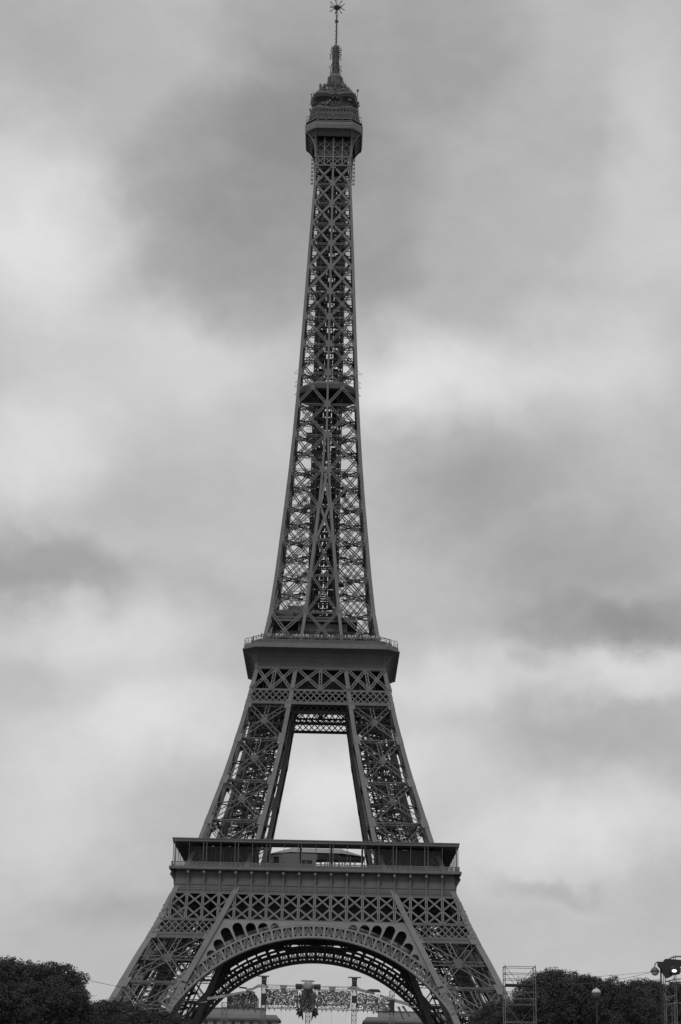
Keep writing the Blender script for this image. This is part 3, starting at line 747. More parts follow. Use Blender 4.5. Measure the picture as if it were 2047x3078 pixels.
for i, (z0, z1) in enumerate(zip(zs, zs[1:])):
    hx0 = HX(z0)
    for s in (-1, 1):
        xa, xb = sorted((s * (hx0 - .7), s * 1.25)); mb.box(xa, xb, 2.35, 2.45, z0 + .15, z0 + (1.75 if i % 3 else 1.2))
        if i % 4: xa, xb = sorted((s * .72, s * .15)); mb.box(xa, xb, 1.45, 1.52, z0 + .1, z0 + 1.8)
mb.build('lift_shaft', STEEL_SHADE, SH)
mb = MB(); i = 0; z = 118.0
while z < 266:
    g_ = 1 if i % 2 else -1; c0 = -2.0
    mb.beam((c0 - g_ * .9, .2 + .5 * g_, z), (c0 + g_ * .9, .2 + .5 * g_, z + 2.0), .5, .9); mb.beam((c0 - g_ * .9, -.2, z + 1), (c0 + g_ * .9, -.2, z + 3.0), .06, .06)
    mb.box(c0 + g_ * .9 - .45, c0 + g_ * .9 + .45, -.7, 1.0, z + 1.95, z + 2.05); z += 2.0; i += 1
mb.build('spiral_stair', IRON, SH)
for sx, zc in ((1, 148), (-1, 172), (1, 232)):       # lift cabins with their lattice sides
    mb = MB(); c0 = sx * 1.9 * min(1, xo(zc) / 9)
    mb.box(c0 - 1.2, c0 + 1.2, -2.2, 2.2, zc, zc + 3.2); mb.box(c0 - 1.3, c0 + 1.3, -2.3, 2.3, zc + 3.22, zc + 3.5); mb.box(c0 - 1.3, c0 + 1.3, -2.3, 2.3, zc - .3, zc - .02)
    mb.build('lift_cabin', PAV, SH)
for z, sx in ((181.5, -1), (164, 1), (160.3, -1), (138, 1), (140.8, -1)):     # small maintenance landings
    mb = MB(); c0 = sx * 4.6; mb.box(c0 - 1.1, c0 + 1.1, -2.6, 1.2, z, z + .25)
    for x in (c0 - 1, c0, c0 + 1): mb.beam((x, -2.5, z + .25), (x, -2.5, z + 1.3), .08, .08)
    mb.beam((c0 - 1.1, -2.5, z + 1.3), (c0 + 1.1, -2.5, z + 1.3), .1, .1); mb.build('landing', IRON, SH)

# intermediate platform
IP = empty('intermediate_platform', parent=SH)
mb = MB(); prism(mb, octa(8.35, 3.2), 194.3, 194.6); mb.build('deck', IRON2, SH)
mb = MB(); loft(mb, [(octa(8.0, 3.2), 193.0), (octa(8.45, 3.2), 194.3), (octa(8.45, 3.2), 194.9)]); loft(mb, [(octa(5.8, 2.2), 194.25), (octa(7.9, 3.1), 193.0)])
mb.build('fascia', IRON, SH)
bpy.data.objects.remove(IP)
mb = MB(); oc = octa(8.1, 3.1)
for a, b in zip(oc, oc[1:] + oc[:1]):
    A_, B_ = V((*a, 194.9)), V((*b, 194.9)); n_ = 6
    for i in range(n_ + 1): p = A_.lerp(B_, i / n_); mb.beam(p, p + V((0, 0, 1.1)), .06, .06)
    mb.beam(A_ + V((0, 0, 1.1)), B_ + V((0, 0, 1.1)), .08, .08)
for i in range(10):
    x, y = R_.uniform(-6, 6), R_.uniform(-5, 5); mb.box(x, x + .6, y, y + .6, 194.6, 195.4 + R_.random())
mb.build('railing', IRON, SH)
for sx in (-1, 1):
    for z, l in ((197.3, 1.5), (194.5, 1.0), (193.2, 1.0), (190.7, .8)):
        mb = MB(); X = sx * (xo(z) - .1)
        for y in (-xo(z) + .4, ):
            mb.poly([V((X, y, z + l * .85)), V((X + sx * l * .85, y, z - .1)), V((X, y, z - .1))], .055); mb.beam((X + sx * .35 * l, y, z - .1), (X + sx * .35 * l, y, z + .4), .05, .05)
        mb.build('floodlight_bracket', IRON, SH)

# ---- summit
TP = empty('summit', parent=TOW)
mb = MB()
for k in range(4):
    mb.xf = RK(k)
    F = lambda x, z: V((x, -5.35, z))
    for z, h in ((264.2, .42), (267.0, .42)): mb.beam(F(-5.3, z), F(5.3, z), h, .4)
    for j in range(4):
        xa, xb = -5.0 + 2.5 * j, -2.5 + 2.5 * j
        for za, zb_ in ((264.4, 266.8), (267.2, 269.8), (269.8, 272.4)):
            wq = .26 if za < 267 else .14; mb.beam(F(xa, za), F(xb, zb_), wq, .1, off=.06); mb.beam(F(xb, za), F(xa, zb_), wq, .1, off=-.06)
    for x in (-2.6, 0, 2.6): mb.beam(F(x, 264.2), F(x, 274.9), .34, .3, off=.1)
mb.build('cage_lattice', IRON, TP)
CV = [(5.35, 266.9), (5.42, 268.8), (5.6, 270.5), (5.95, 272.0), (6.5, 273.2), (7.3, 274.3), (8.2, 274.95)]
mb = MB()
for sx in (-1, 1):
    for sy in (-1, 1):        # brackets sweep out to the corners of the gallery
        for ax in (0, 1):
            pts = []
            for r, z in CV:
                p = (sx * r, sy * 5.3) if ax == 0 else (sx * 5.3, sy * r); pts.append(V((*p, z)))
            n_ = V((0, -1, 0)) if ax == 0 else V((1, 0, 0))
            mb = MB(); mb.poly(pts, .3, n_, h=.35); mb.build('bracket', IRON, TP)
for k in range(4):
    for x in (-2.6, 0, 2.6): mb = MB(); mb.xf = RK(k); mb.poly([V((x, -r, z)) for r, z in CV[4:]], .2, N0, h=.2); mb.build('bracket', IRON, TP)
mb = MB()       # solid webs of the corner brackets and the panels between them on each flank
for k in range(4):
    mb.xf = RK(k)
    for s_ in (-1, 1):
        P = [V((s_ * (r - .1), -5.28, z)) for r, z in CV]; mb.addf([(0, 1, 2, 3, 4, 5, 6, 7)], mb.addv(P + [V((s_ * 5.3, -5.28, 274.9))]))
    for (r0, z0), (r1, z1) in zip(CV[4:], CV[5:]):
        mb.quad((-5.3, -r0 + .2, z0 + .1), (5.3, -r0 + .2, z0 + .1), (5.3, -r1 + .2, z1 + .1), (-5.3, -r1 + .2, z1 + .1))
        mb.quad((5.3, -r0 + .2, z0 + .1), (r0 - .2, -5.3, z0 + .1), (r1 - .2, -5.3, z1 + .1), (5.3, -r1 + .2, z1 + .1))
mb.build('bracket_web', IRON2, TP)
mb = MB(); prism(mb, octa(4.4, 4.2), 266, 274.8); mb.build('machine_room', STEEL_SHADE, TP)
mb = MB(); prism(mb, octa(8.1, 5.2), 274.9, 275.2); mb.build('deck', IRON2, TP)
mb = MB(); loft(mb, [(octa(8.25, 5.3), 274.9), (octa(8.35, 5.35), 275.4), (octa(8.35, 5.35), 277.3), (octa(8.1, 5.2), 277.3)])
for k in range(4):
    mb.xf = RK(k); mb.box(-5.35, 5.35, -8.45, -8.36, 275.85, 276.0); mb.box(-5.35, 5.35, -8.5, -8.36, 277.2, 277.35)
    for x in (-4.7, -2.35, 0, 2.35, 4.7): mb.box(x - .06, x + .06, -8.43, -8.36, 275.2, 277.3)
mb.build('gallery_wall', IRON, TP)
mb = MB(); prism(mb, octa(7.9, 5.1), 277.32, 278.0); mb.build('gallery_window', DARKW, TP)
mb = MB(); prism(mb, octa(8.3, 5.3), 278.02, 278.25)
for k in range(4):
    mb.xf = RK(k)
    for x in (-4.8, -2.4, 0, 2.4, 4.8): mb.box(x - .15, x + .15, -8.15, -7.85, 277.3, 278.05)
mb.build('gallery_roof', IRON, TP)
mb = MB()      # outer safety wires over the gallery roof
oc = octa(8.15, 5.25)
for a, b in zip(oc, oc[1:] + oc[:1]):
    A_, B_ = V((*a, 278.2)), V((*b, 278.2)); nI = (A_ + B_ - V((0, 0, 556.4))).normalized() * -1; n_ = 5 if abs((B_ - A_).length) > 8 else 3
    for j in range(n_ + 1):
        p = A_.lerp(B_, j / n_); mb.poly([p, p + V((0, 0, 1.6)), p + V((0, 0, 2.3)) + nI * .4, p + V((0, 0, 2.5)) + nI * 1.1], .06, -nI, jit=.01)
    for z in (.8, 1.6): mb.beam(A_ + V((0, 0, z)), B_ + V((0, 0, z)), .05, .05, -nI, jit=.01)
mb.build('safety_wire', GALV, TP)
mb = MB()      # terrace cage of posts and wire
oc = octa(7.7, 5.0); oc2 = octa(7.1, 4.6)
for i, (a, b) in enumerate(zip(oc, oc[1:] + oc[:1])):
    a2, b2 = oc2[i], oc2[(i + 1) % 8]; n_ = 9 if (i % 2 == 0) else 4
    for j in range(n_ + 1):
        p = V((*a, 278.2)).lerp(V((*b, 278.2)), j / n_); q = V((*a2, 281.8)).lerp(V((*b2, 281.8)), j / n_)
        mb.beam(p, q, .09, .09)
        if j < n_:
            q2 = V((*a2, 281.8)).lerp(V((*b2, 281.8)), (j + 1) / n_); p2 = V((*a, 278.2)).lerp(V((*b, 278.2)), (j + 1) / n_); mb.beam(p, q2, .05, .05, jit=.01); mb.beam(p2, q, .05, .05, jit=.01)
    for z in (279.3, 280.4, 281.8):
        f = (z - 278.2) / 3.6; mb.beam(V((*a, z)).lerp(V((*a2, z)), f), V((*b, z)).lerp(V((*b2, z)), f), .11, .11)
mb.build('wire_cage', IRON2, TP)
mb = MB(); prism(mb, octa(6.9, 4.6), 278.26, 281.6); mb.build('apartment', STEEL_SHADE, TP)
def ringpts(r, z, lift, n=24, e=4.0):
    out = []
    for i in range(n):
        t = 2 * math.pi * (i + .5) / n; c_, s_ = math.cos(t), math.sin(t); q = r / (abs(c_) ** e + abs(s_) ** e) ** (1 / e)
        out.append(V((q * c_, q * s_, z + lift * (abs(c_ * s_) * 2) ** 1.5)))
    return out
def loft3(mb, rings):
    n = len(rings[0])
    for A_, B_ in zip(rings, rings[1:]): i = mb.addv(A_ + B_); mb.addf([(a, (a + 1) % n, n + (a + 1) % n, n + a) for a in range(n)], i)
mb = MB(); loft3(mb, [ringpts(6.9, 281.7, .3), ringpts(7.2, 281.9, .9), ringpts(7.2, 282.3, 1.0), ringpts(5.6, 283.0, .4), ringpts(5.2, 283.4, 0)]); mb.build('lower_canopy', IRON2, TP)
mb = MB(); loft3(mb, [ringpts(5.2, 283.2, 0), ringpts(5.4, 285.6, .2), ringpts(6.4, 286.4, .6), ringpts(6.6, 286.9, .9)]); mb.build('instrument_room', STEEL_SHADE, TP)
mb = MB(); loft3(mb, [ringpts(6.6, 286.9, .9), ringpts(6.75, 287.1, 1.0), ringpts(6.7, 287.5, 1.0), ringpts(6.0, 287.6, .6)]); mb.build('upper_canopy', IRON2, TP)
mb = MB(); loft3(mb, [ringpts(6.0, 287.5, .6), ringpts(5.6, 288.4, .3, e=2.6), ringpts(4.6, 290.2, 0, e=2), ringpts(3.2, 291.8, 0, e=2), ringpts(2.1, 293, 0, e=2), ringpts(2.0, 294, 0, e=2)]); mb.build('dome', STEEL_SHADE, TP)
def clutter(mb, n, rr, z0, z1, smax, rng):
    for _ in range(n):
        z = rng.uniform(z0, z1); r = rr(z) + rng.uniform(-.4, .35); t = rng.uniform(0, 2 * math.pi)
        x, y = r * math.cos(t), r * math.sin(t); s_ = rng.uniform(.12, smax)
        if rng.random() < .5: mb.box(x - s_ / 2, x + s_ / 2, y - s_ / 2, y + s_ / 2, z, z + s_ * rng.uniform(.6, 2))
        else: mb.tube((x, y, z - .4), (x, y, z + rng.uniform(.5, 1.5)), .05, k=5)
rg = random.Random(3)
mb = MB(); clutter(mb, 620, lambda z: interp(z, [287.5, 289.5, 291, 292.5, 294], [6.9, 6.0, 4.9, 3.6, 2.4]), 287.6, 293.4, .7, rg)
clutter(mb, 380, lambda z: 6.7 + .5 * math.sin(z * 3), 282, 288.2, .55, rg); clutter(mb, 90, lambda z: 7.6, 278.4, 282, .4, rg)
mb.build('antenna_cluster', EQUIP, TP)
mb = MB(); mb.tube((-4.43, 0, 290), (-4.43, 0, 294.5), .35, k=10); mb.build('vertical_drum_antenna', EQUIP, TP)
mb = MB(); mb.tube((6.55, 0, 288), (6.8, 0, 292.4), .1, k=6); mb.lathe((6.82, 0, 292.6), [(.05, -.38), (.3, -.25), (.4, 0), (.3, .25), (.05, .38)], 10); mb.build('ball_beacon', EQUIP, TP)
mb = MB()
for x, h in ((4.2, 293.6), (5.1, 293.2), (-6.6, 292.6), (-5.4, 292.2), (3.0, 294.6), (-2.9, 295), (6.1, 292)): mb.tube((x, .5, 288), (x, .5, h), .06, k=5)
mb.tube((-6.9, 0, 287), (-7.1, 0, 291), .12, k=6); mb.lathe((-7.1, 0, 291), [(.05, -.2), (.3, 0), (.05, .25)], 8); mb.build('whip_antenna', EQUIP, TP)
mb = MB(); mb.lathe((0, 0, 293.6), [(2.15, 0), (2.15, 2.6), (1.9, 3.4), (1.5, 3.9), (1.1, 4.0)], 14)
for i in range(16):
    t = i * math.pi / 8; mb.beam((2.2 * math.cos(t), 2.2 * math.sin(t), 293.4), (2.2 * math.cos(t), 2.2 * math.sin(t), 296.5), .3, .3, (math.cos(t), math.sin(t), 0))
mb.build('drum', EQUIP, TP)
MA = empty('mast', parent=TOW)
mb = MB(); mb.lathe((0, 0, 297.4), [(1.02, 0), (1.02, 4.2), (1.08, 4.3), (1.08, 9.6), (.8, 10.3), (.3, 10.75)], 12)
for z in (299.3, 301.2, 305.2): mb.lathe((0, 0, z), [(1.14, 0), (1.14, .18)], 12)
mb.build('mast_tube', STEEL_SHADE, MA)
mb = MB()
for z in [297.9, 298.6, 299.3, 300.0, 300.7, 303.6, 304.3, 305.2, 306.2, 306.9]:
    for i in range(8):
        t = i * math.pi / 4 + z; c_, s_ = math.cos(t), math.sin(t); q = rg.uniform(1.45, 1.85)
        mb.beam((c_, s_, z), (q * c_, q * s_, z), .1, .1); mb.beam((q * c_, q * s_, z - .3), (q * c_, q * s_, z + .3), .16, .12)
mb.build('panel_antennas', EQUIP, MA)
mb = MB(); mb.tube((0, 0, 308), (0, 0, 321), .24, .17, k=8)
for i in range(22):
    z = 309 + i * .52; t = i * 1.9
    for g_ in (0, math.pi): mb.beam((0, 0, z), (.6 * math.cos(t + g_), .6 * math.sin(t + g_), z + .1), .06, .06)
mb.box(-.55, .55, -.3, .3, 316.2, 316.6); mb.build('thin_mast', STEEL_SHADE, MA)
mb = MB(); mb.lathe((0, 0, 321), [(.3, -.5), (.9, -.1), (1.15, .35), (.8, .8), (.3, .9)], 10)
for i in range(7):
    t = i * math.pi / 3.5
    for zz, l in ((321.2, -.8), (321.7, .9)):
        c_, s_ = math.cos(t), math.sin(t); mb.beam((c_, s_, zz), (2.4 * c_, 2.4 * s_, zz + l), .15, .15)
        mb.beam((2.0 * c_ - .3 * s_, 2.0 * s_ + .3 * c_, zz + l * .7), (2.0 * c_ + .3 * s_, 2.0 * s_ - .3 * c_, zz + l * .7), .07, .07)
mb.tube((0, 0, 322), (0, 0, 324), .07, k=5); mb.build('crown_antenna', EQUIP, MA)
for sx in (-1, 1):      # ladder-like light frames beside the shaft below the gallery
    mb = MB(); X0, X1 = sx * 5.75, sx * 6.35
    for x in (X0, X1): mb.beam((x, -5.2, 258), (x, -5.2, 266.5), .09, .09)
    for i in range(7): z = 258.2 + i * 1.3; mb.beam((X0, -5.2, z), (X1, -5.2, z), .5, .3)
    mb.build('light_frame', IRON, TP)
MA.name = 'mast'

# ================================================================== people on the galleries
def person_mesh(idx, arms):
    bm = bmesh.new()
    V_ = {}
    def v(n, p): V_[n] = bm.verts.new(p); return V_[n]
    J = {'pel': (0, 0, .95), 'wst': (0, 0, 1.1), 'chs': (0, 0, 1.33), 'nk': (0, 0, 1.5), 'hd': (0, -.02, 1.62), 'tp': (0, 0, 1.75),
         'hl': (-.1, 0, .9), 'kl': (-.11, -.02, .5), 'al': (-.12, 0, .1), 'tl': (-.13, -.14, .05), 'hr': (.1, 0, .9), 'kr': (.11, -.02, .5), 'ar': (.12, 0, .1), 'tr': (.13, -.14, .05),
         'sl': (-.19, 0, 1.43), 'sr': (.19, 0, 1.43)}
    if arms == 0: J.update(el=(-.27, .02, 1.15), wl=(-.25, -.16, .95), fl=(-.24, -.22, .9), er=(.27, .02, 1.15), wr=(.25, -.16, .95), fr=(.24, -.22, .9))
    else: J.update(el=(-.26, -.14, 1.2), wl=(-.16, -.36, 1.1), fl=(-.1, -.42, 1.1), er=(.27, -.1, 1.2), wr=(.12, -.3, 1.45), fr=(.06, -.3, 1.52))
    E_ = [('pel', 'wst'), ('wst', 'chs'), ('chs', 'nk'), ('nk', 'hd'), ('hd', 'tp'), ('pel', 'hl'), ('hl', 'kl'), ('kl', 'al'), ('al', 'tl'), ('pel', 'hr'), ('hr', 'kr'), ('kr', 'ar'), ('ar', 'tr'),
          ('chs', 'sl'), ('sl', 'el'), ('el', 'wl'), ('wl', 'fl'), ('chs', 'sr'), ('sr', 'er'), ('er', 'wr'), ('wr', 'fr')]
    RD = dict(pel=.13, wst=.12, chs=.15, nk=.055, hd=.1, tp=.07, hl=.1, kl=.065, al=.045, tl=.04, hr=.1, kr=.065, ar=.045, tr=.04, sl=.07, sr=.07, el=.045, er=.045, wl=.032, wr=.032, fl=.03, fr=.03)
    names = list(J)
    me = bpy.data.meshes.new('p'); me.from_pydata([J[n] for n in names], [(names.index(a), names.index(b)) for a, b in E_], [])
    ob = bpy.data.objects.new('p', me); COL.objects.link(ob)
    sk = ob.modifiers.new('s', 'SKIN'); sb = ob.modifiers.new('u', 'SUBSURF'); sb.levels = 1; sb.render_levels = 1
    for i, n in enumerate(names): me.skin_vertices[0].data[i].radius = (RD[n], RD[n] * .85); me.skin_vertices[0].data[i].use_root = (n == 'pel')
    out = bpy.data.meshes.new_from_object(ob.evaluated_get(bpy.context.evaluated_depsgraph_get())); bpy.data.objects.remove(ob)
    out.materials.clear()
    for q in (SKIN, SHIRTS[idx], TROU, HAIR): out.materials.append(q)
    for p in out.polygons:
        c = p.center; a = abs(c.x)
        p.material_index = 2 if c.z < .98 and a < .22 else (0 if c.z < 1.48 and (a > .225 or c.y < -.24) and c.z < 1.2 or c.z > 1.48 else 1)
        if c.z > 1.66 or (c.z > 1.5 and c.y > .03): p.material_index = 3
    return out
PM = [person_mesh(i, i % 2) for i in range(4)]
tone = ['white', 'black', 'grey', 'dark grey']
def person(x, y, z, rz, idx, label, group):
    o = bpy.data.objects.new('person', PM[idx]); COL.objects.link(o); o.location = (x, y, z); o.rotation_euler = (0, 0, rz)
    o.scale = (1, 1, R_.uniform(.92, 1.06)); tag(o, label, 'person', group); return o
rp = random.Random(11)
def nth(n): return f"{n}{'th' if 10 < n % 100 < 14 else {1: 'st', 2: 'nd', 3: 'rd'}.get(n % 10, 'th')}"
for i in range(52):
    x = -15.6 + 31.2 * (i + rp.uniform(-.35, .35)) / 51; q = rp.choice([0, 0, 1, 2, 3, 0])
    person(x, -17.95 + rp.uniform(0, .3), 118.15, rp.uniform(-.5, .5), q, f'visitor in a {tone[q]} top, {nth(i + 1)} from the left at the second platform front railing', 'visitors on the second platform')
for sx in (-1, 1):
    for i in range(5):
        q = rp.choice([0, 1, 2]); person(sx * 17.9, -14 + i * 5.2, 118.15, sx * math.pi / 2, q, f'visitor in a {tone[q]} top, {nth(i + 1)} back along the {"right" if sx > 0 else "left"} side railing of the second platform', 'visitors on the second platform')
        q = rp.choice([0, 1, 2]); t = i / 4
        person(sx * (17.2 + 2.2 * t), -19.5 + 2.2 * t + .3, 115.76, sx * .6, q, f'visitor in a {tone[q]} top behind the mesh, {nth(i + 1)} round the {"right" if sx > 0 else "left"} cut corner', 'visitors behind the corner mesh')
for i, x in enumerate((-16.8, -14.7, -10.9, -8.2, -2.4, 1.2, 2.3, 3.4, 4.0, 4.7, 5.6, 6.5, 7.2, 8.4, 9.6, 15.0, 16.1)):
    q = rp.choice([0, 1, 2, 3]); person(x, -23 + rp.uniform(-2, 2), 58.9, rp.uniform(-1, 1), q, f'visitor in a {tone[q]} top, {nth(i + 1)} from the left under the first platform roof', 'visitors on the first platform')
mb = MB(); mb.box(-18, 18, -26.5, -20.4, 57.12, 58.9); mb.build('raised_walkway', DECK, PL1)

# ================================================================== palace wings behind
def palace(sx):
    P = empty('palace_wing', (0, 0, 0))
    X = lambda a, b: (min(sx * a, sx * b), max(sx * a, sx * b))
    mb = MB(); x0, x1 = X(23.9, 75); mb.box(x0, x1, 560, 590, 23, 48.2); x0, x1 = X(31.6, 75); mb.box(x0, x1, 566, 586, 48.2, 54.6)
    mb.build('wall', STONE, P)
    mb = MB(); x0, x1 = X(22.9, 76); mb.box(x0, x1, 558.6, 591, 48.22, 49.3); a, b = X(24.6, 76); mb.box(a, b, 559.8, 590, 49.32, 49.7)
    i = mb.addv([(sx * 23.2, 558.8, 49.3), (sx * 76, 558.8, 49.3), (sx * 76, 590.8, 49.3), (sx * 23.2, 590.8, 49.3), (sx * 25, 561, 51.3), (sx * 75, 561, 51.3), (sx * 75, 589, 51.3), (sx * 25, 589, 51.3)])
    mb.addf([(0, 1, 5, 4), (1, 2, 6, 5), (2, 3, 7, 6), (3, 0, 4, 7), (4, 5, 6, 7)], i)
    mb.build('roof', STONE2, P)
    mb = MB(); x0, x1 = X(31.2, 75.4); mb.box(x0, x1, 565.6, 586.4, 54.62, 55.0); mb.build('cornice', STONE, P)
    for j in range(9):
        xx = 27.5 + j * 5.0; mb = MB(); x0, x1 = X(xx, xx + 2.1); mb.box(x0, x1, 559.85, 560.1, 30, 47.4)
        w = mb.build('window', DARKW, P)
        mb = MB(); 
        for q in (.3, 1.05, 1.8): mb.box(*X(xx + q - .07, xx + q + .07), 559.75, 559.86, 30, 47.4)
        mb.build('frame', STONE2, w)
    return P
tag(palace(-1), 'pale stone palace wing with flat projecting roof behind the left of the arch', 'building', 'palace wings behind the tower')
tag(palace(1), 'pale stone palace wing with flat projecting roof behind the right of the arch', 'building', 'palace wings behind the tower')

# ================================================================== concert stage in front of the tower
def lattice_mast(x, w, top, bar, label, extra):
    y = -140; M_ = empty('lattice_mast', (x, y, 0)); h = w / 2
    mb = MB()
    for a in (-h, h):
        for b in (-h, h): mb.tube((a, b, 0), (a, b, top), .06, k=6)
    n = int(top / w)
    for i in range(n):
        z0, z1 = top * i / n, top * (i + 1) / n
        for k in range(4):
            mb.xf = RK(k); g_ = 1 if i % 2 else -1
            mb.beam((-g_ * h, -h, z0), (g_ * h, -h, z1), .05, .05); mb.beam((-h, -h, z1), (h, -h, z1), .04, .04)
    mb.xf = None; mb.build('lattice_column', GALV, M_)
    if bar:
        mb = MB(); mb.beam((bar[0], 0, top + .05), (bar[1], 0, top + .05), .16, .5)
        for a in (bar[0] + .12, bar[1] - .12): mb.tube((a, 0, top), (a, 0, top - 1.7), .015, k=4)
        mb.box(-h - .1, h + .1, -h - .1, h + .1, top - .45, top - .05); mb.build('head_beam', BLACK, M_)
        mb = MB(); mb.box(-h + .02, h - .02, -h - .25, h, top - 1.35, top - .55); mb.box(-h - .15, h + .15, -h - .1, h + .1, top - 1.6, top - 1.4)
        mb.build('winch', BLACK, M_)
    if extra:
        mb = MB(); mb.box(-h - .05, h + .05, -.9, h + .1, extra[0], extra[1]); mb.build('hanging_speaker', BLACK, M_)
    tag(M_, label, 'mast', 'lattice masts of the concert stage')
lattice_mast(-7.83, .76, 24.6, (-1.15, .9), 'grey lattice mast with a top beam, left of the hanging stage sculpture', (19.6, 21.6))
lattice_mast(.23, .76, 23.9, (-1.35, 1.05), 'grey lattice mast under the hanging stage sculpture at the centre of the arch', None)
lattice_mast(8.5, .8, 24.7, (-1.15, 1.15), 'grey lattice mast with a top beam, right of the hanging stage sculpture', (20.3, 21.5))
lattice_mast(15.3, .8, 22.5, None, 'grey lattice mast without a top beam under the right stage wing', (18.9, 20.9))
lattice_mast(-14.8, .95, 19.9, None, 'short grey lattice mast under the left stage wing', None)

rs = random.Random(5)
WG = empty('stage_canopy', (0, -140, 0)); tag(WG, 'wide winged stage canopy with hanging scrim and pipes across the arch opening', 'stage')
def strip(mb, pts, th, dy0, dy1, n=5):
    for (x0, z0, h0), (x1, z1, h1) in zip(pts, pts[1:]):
        P = [(x0, dy0, z0 - h0), (x1, dy0, z1 - h1), (x1, dy0, z1), (x0, dy0, z0), (x0, dy1, z0 - h0), (x1, dy1, z1 - h1), (x1, dy1, z1), (x0, dy1, z0)]
        mb.addf([(0, 1, 2, 3), (7, 6, 5, 4), (0, 4, 5, 1), (3, 2, 6, 7), (0, 3, 7, 4), (1, 5, 6, 2)], mb.addv(P))
wl = [(-19.3, 19.8, .1), (-17.9, 20.1, .2), (-17.9, 20.75, .5), (-16.4, 20.95, .45), (-14.8, 21.25, .45), (-13.4, 21.55, .5), (-11.6, 21.9, .4), (-9.9, 22.0, .25), (-9.4, 21.8, .2)]
mb = MB(); strip(mb, wl, 0, -.6, .8); mb.build('wing', CANV, WG); mb = MB()
strip(mb, [(-11.0, 22.3, .4), (-9.8, 22.5, .35), (-8.9, 23.1, .5), (-8.0, 23.2, .55), (-7.0, 22.85, .2)], 0, -.9, -.3); mb.build('wing', CANV, WG)
wr = [(19.9, 19.7, .1), (18.4, 20.0, .2), (18.3, 20.5, .5), (16.8, 20.9, .5), (15.9, 21.1, .5), (14.3, 21.4, .35), (13.2, 21.9, .3)]
mb = MB(); strip(mb, wr[::-1], 0, -.6, .8); mb.build('wing', CANV, WG)
mb = MB(); strip(mb, [(7.3, 22.8, .15), (8.0, 23.2, .6), (8.9, 23.15, .75), (9.7, 22.75, .5), (10.7, 22.5, .45), (12.2, 22.1, .3)], 0, -.9, -.3)
mb.build('wing', CANV, WG)
mb = MB()
strip(mb, [(-12.3, 22.72, .2), (-11.9, 22.7, .25), (-10.9, 22.6, .25)], 0, -.4, .4); mb.build('roof_panel', BLACK, WG)
mb = MB(); strip(mb, [(10.65, 22.55, .3), (11.3, 22.75, .5), (12.8, 22.75, .5), (13.2, 22.5, .3)], 0, -.4, .4); mb.build('roof_panel', BLACK, WG)
for x0, x1, z0, z1, mt in ((-5.0, -3.6, 22.5, 23.1, CANV), (3.85, 5.2, 22.35, 23.0, CANV)):
    mb = MB(); i = mb.addv([(x0, -.5, z1), (x1, -.5, z1), (x1 - .25, -.5, z0), (x0 + .25, -.5, z0), (x0, .6, z1), (x1, .6, z1), (x1 - .25, .6, z0), (x0 + .25, .6, z0)])
    mb.addf([(0, 1, 2, 3), (7, 6, 5, 4), (0, 4, 5, 1), (3, 2, 6, 7), (0, 3, 7, 4), (1, 5, 6, 2)], i); mb.box(x0 + .35, x1 - .35, -.3, .4, z0 - .45, z0 - .02); mb.build('drum_box', mt, WG)
mb = MB()
for z in (22.35, 22.6, 22.95, 23.1): mb.tube((-7.4, rs.uniform(-.3, .3), z + .03), (8.0, rs.uniform(-.3, .3), z - .03), .035, k=5)
for i in range(20): x = -7.2 + i * .8; mb.tube((x, 0, 22.3), (x, 0, 23.05), .025, k=4)
mb.tube((-15.3, 0, 19.05), (16, 0, 19.0), .06, k=6); mb.tube((-7.4, 0, 19.25), (15, 0, 19.2), .04, k=6)
for i in range(34):
    x = -15 + i * .93 + rs.uniform(-.2, .2); mb.box(x - .1, x + .1, -.1, .1, 18.75, 19.0); mb.tube((x, 0, 18.7), (x, 0, 18.55), .06, .02, k=5)
for x in (-4.5, 2.6, 4.5, 7.0): mb.tube((x, .2, 19), (x, .2, 10), .012, k=4)
mb.build('pipe_rig', BLACK, WG)
# scrim made of countless hung scraps
mb = MB()
def scraps(xa, xb, zt, zbm, cov, sz=.24, slope=0.0, dy=.0):
    nx = int((xb - xa) / sz); 
    for i in range(nx):
        x = xa + (i + .5) * sz; t = zt(x); b_ = zbm(x); nz_ = int((t - b_) / (sz * .8)) + 1
        for j in range(nz_):
            z = b_ + (j + .5) * sz * .8
            if z > t: continue
            c = cov(x, (z - b_) / max(.1, t - b_))
            if rs.random() > c: continue
            w, h = sz * rs.uniform(.6, 1.15), sz * rs.uniform(.5, 1.0); yy = dy + rs.uniform(-.35, .35); a = rs.uniform(-.5, .5) + slope
            mb.beam((x - w / 2 * math.cos(a), yy, z - w / 2 * math.sin(a)), (x + w / 2 * math.cos(a), yy, z + w / 2 * math.sin(a)), h, .03)
scraps(-14.4, -8.6, lambda x: interp(x, [-14.4, -12, -9.6, -8.6], [21.2, 21.5, 21.7, 20.6]), lambda x: 19.05, lambda x, f: 1.0 if f < .8 else .9, .24)
scraps(-14.4, -8.8, lambda x: interp(x, [-14.4, -12, -9.6, -8.6], [21.2, 21.5, 21.7, 20.6]), lambda x: 19.1, lambda x, f: .95, .3, dy=.5)
scraps(-13.5, -9, lambda x: 19.1, lambda x: 18.2 + .5 * abs(math.sin(x * 1.7)), lambda x, f: .6 * f, .22)
for xa, xb in ((-7.4, -1.5), (1.9, 8.0)): scraps(xa, xb, lambda x: 22.4, lambda x: 19.15, lambda x, f: (.84 if f > .17 else .42) * (.85 + .3 * math.sin(x * 4.3) * math.sin(f * 9)) + .08, .17)
for xa, xb in ((-7.4, -1.5), (1.9, 8.0)): scraps(xa, xb, lambda x: 22.2, lambda x: 19.7, lambda x, f: .55, .24, dy=.6)
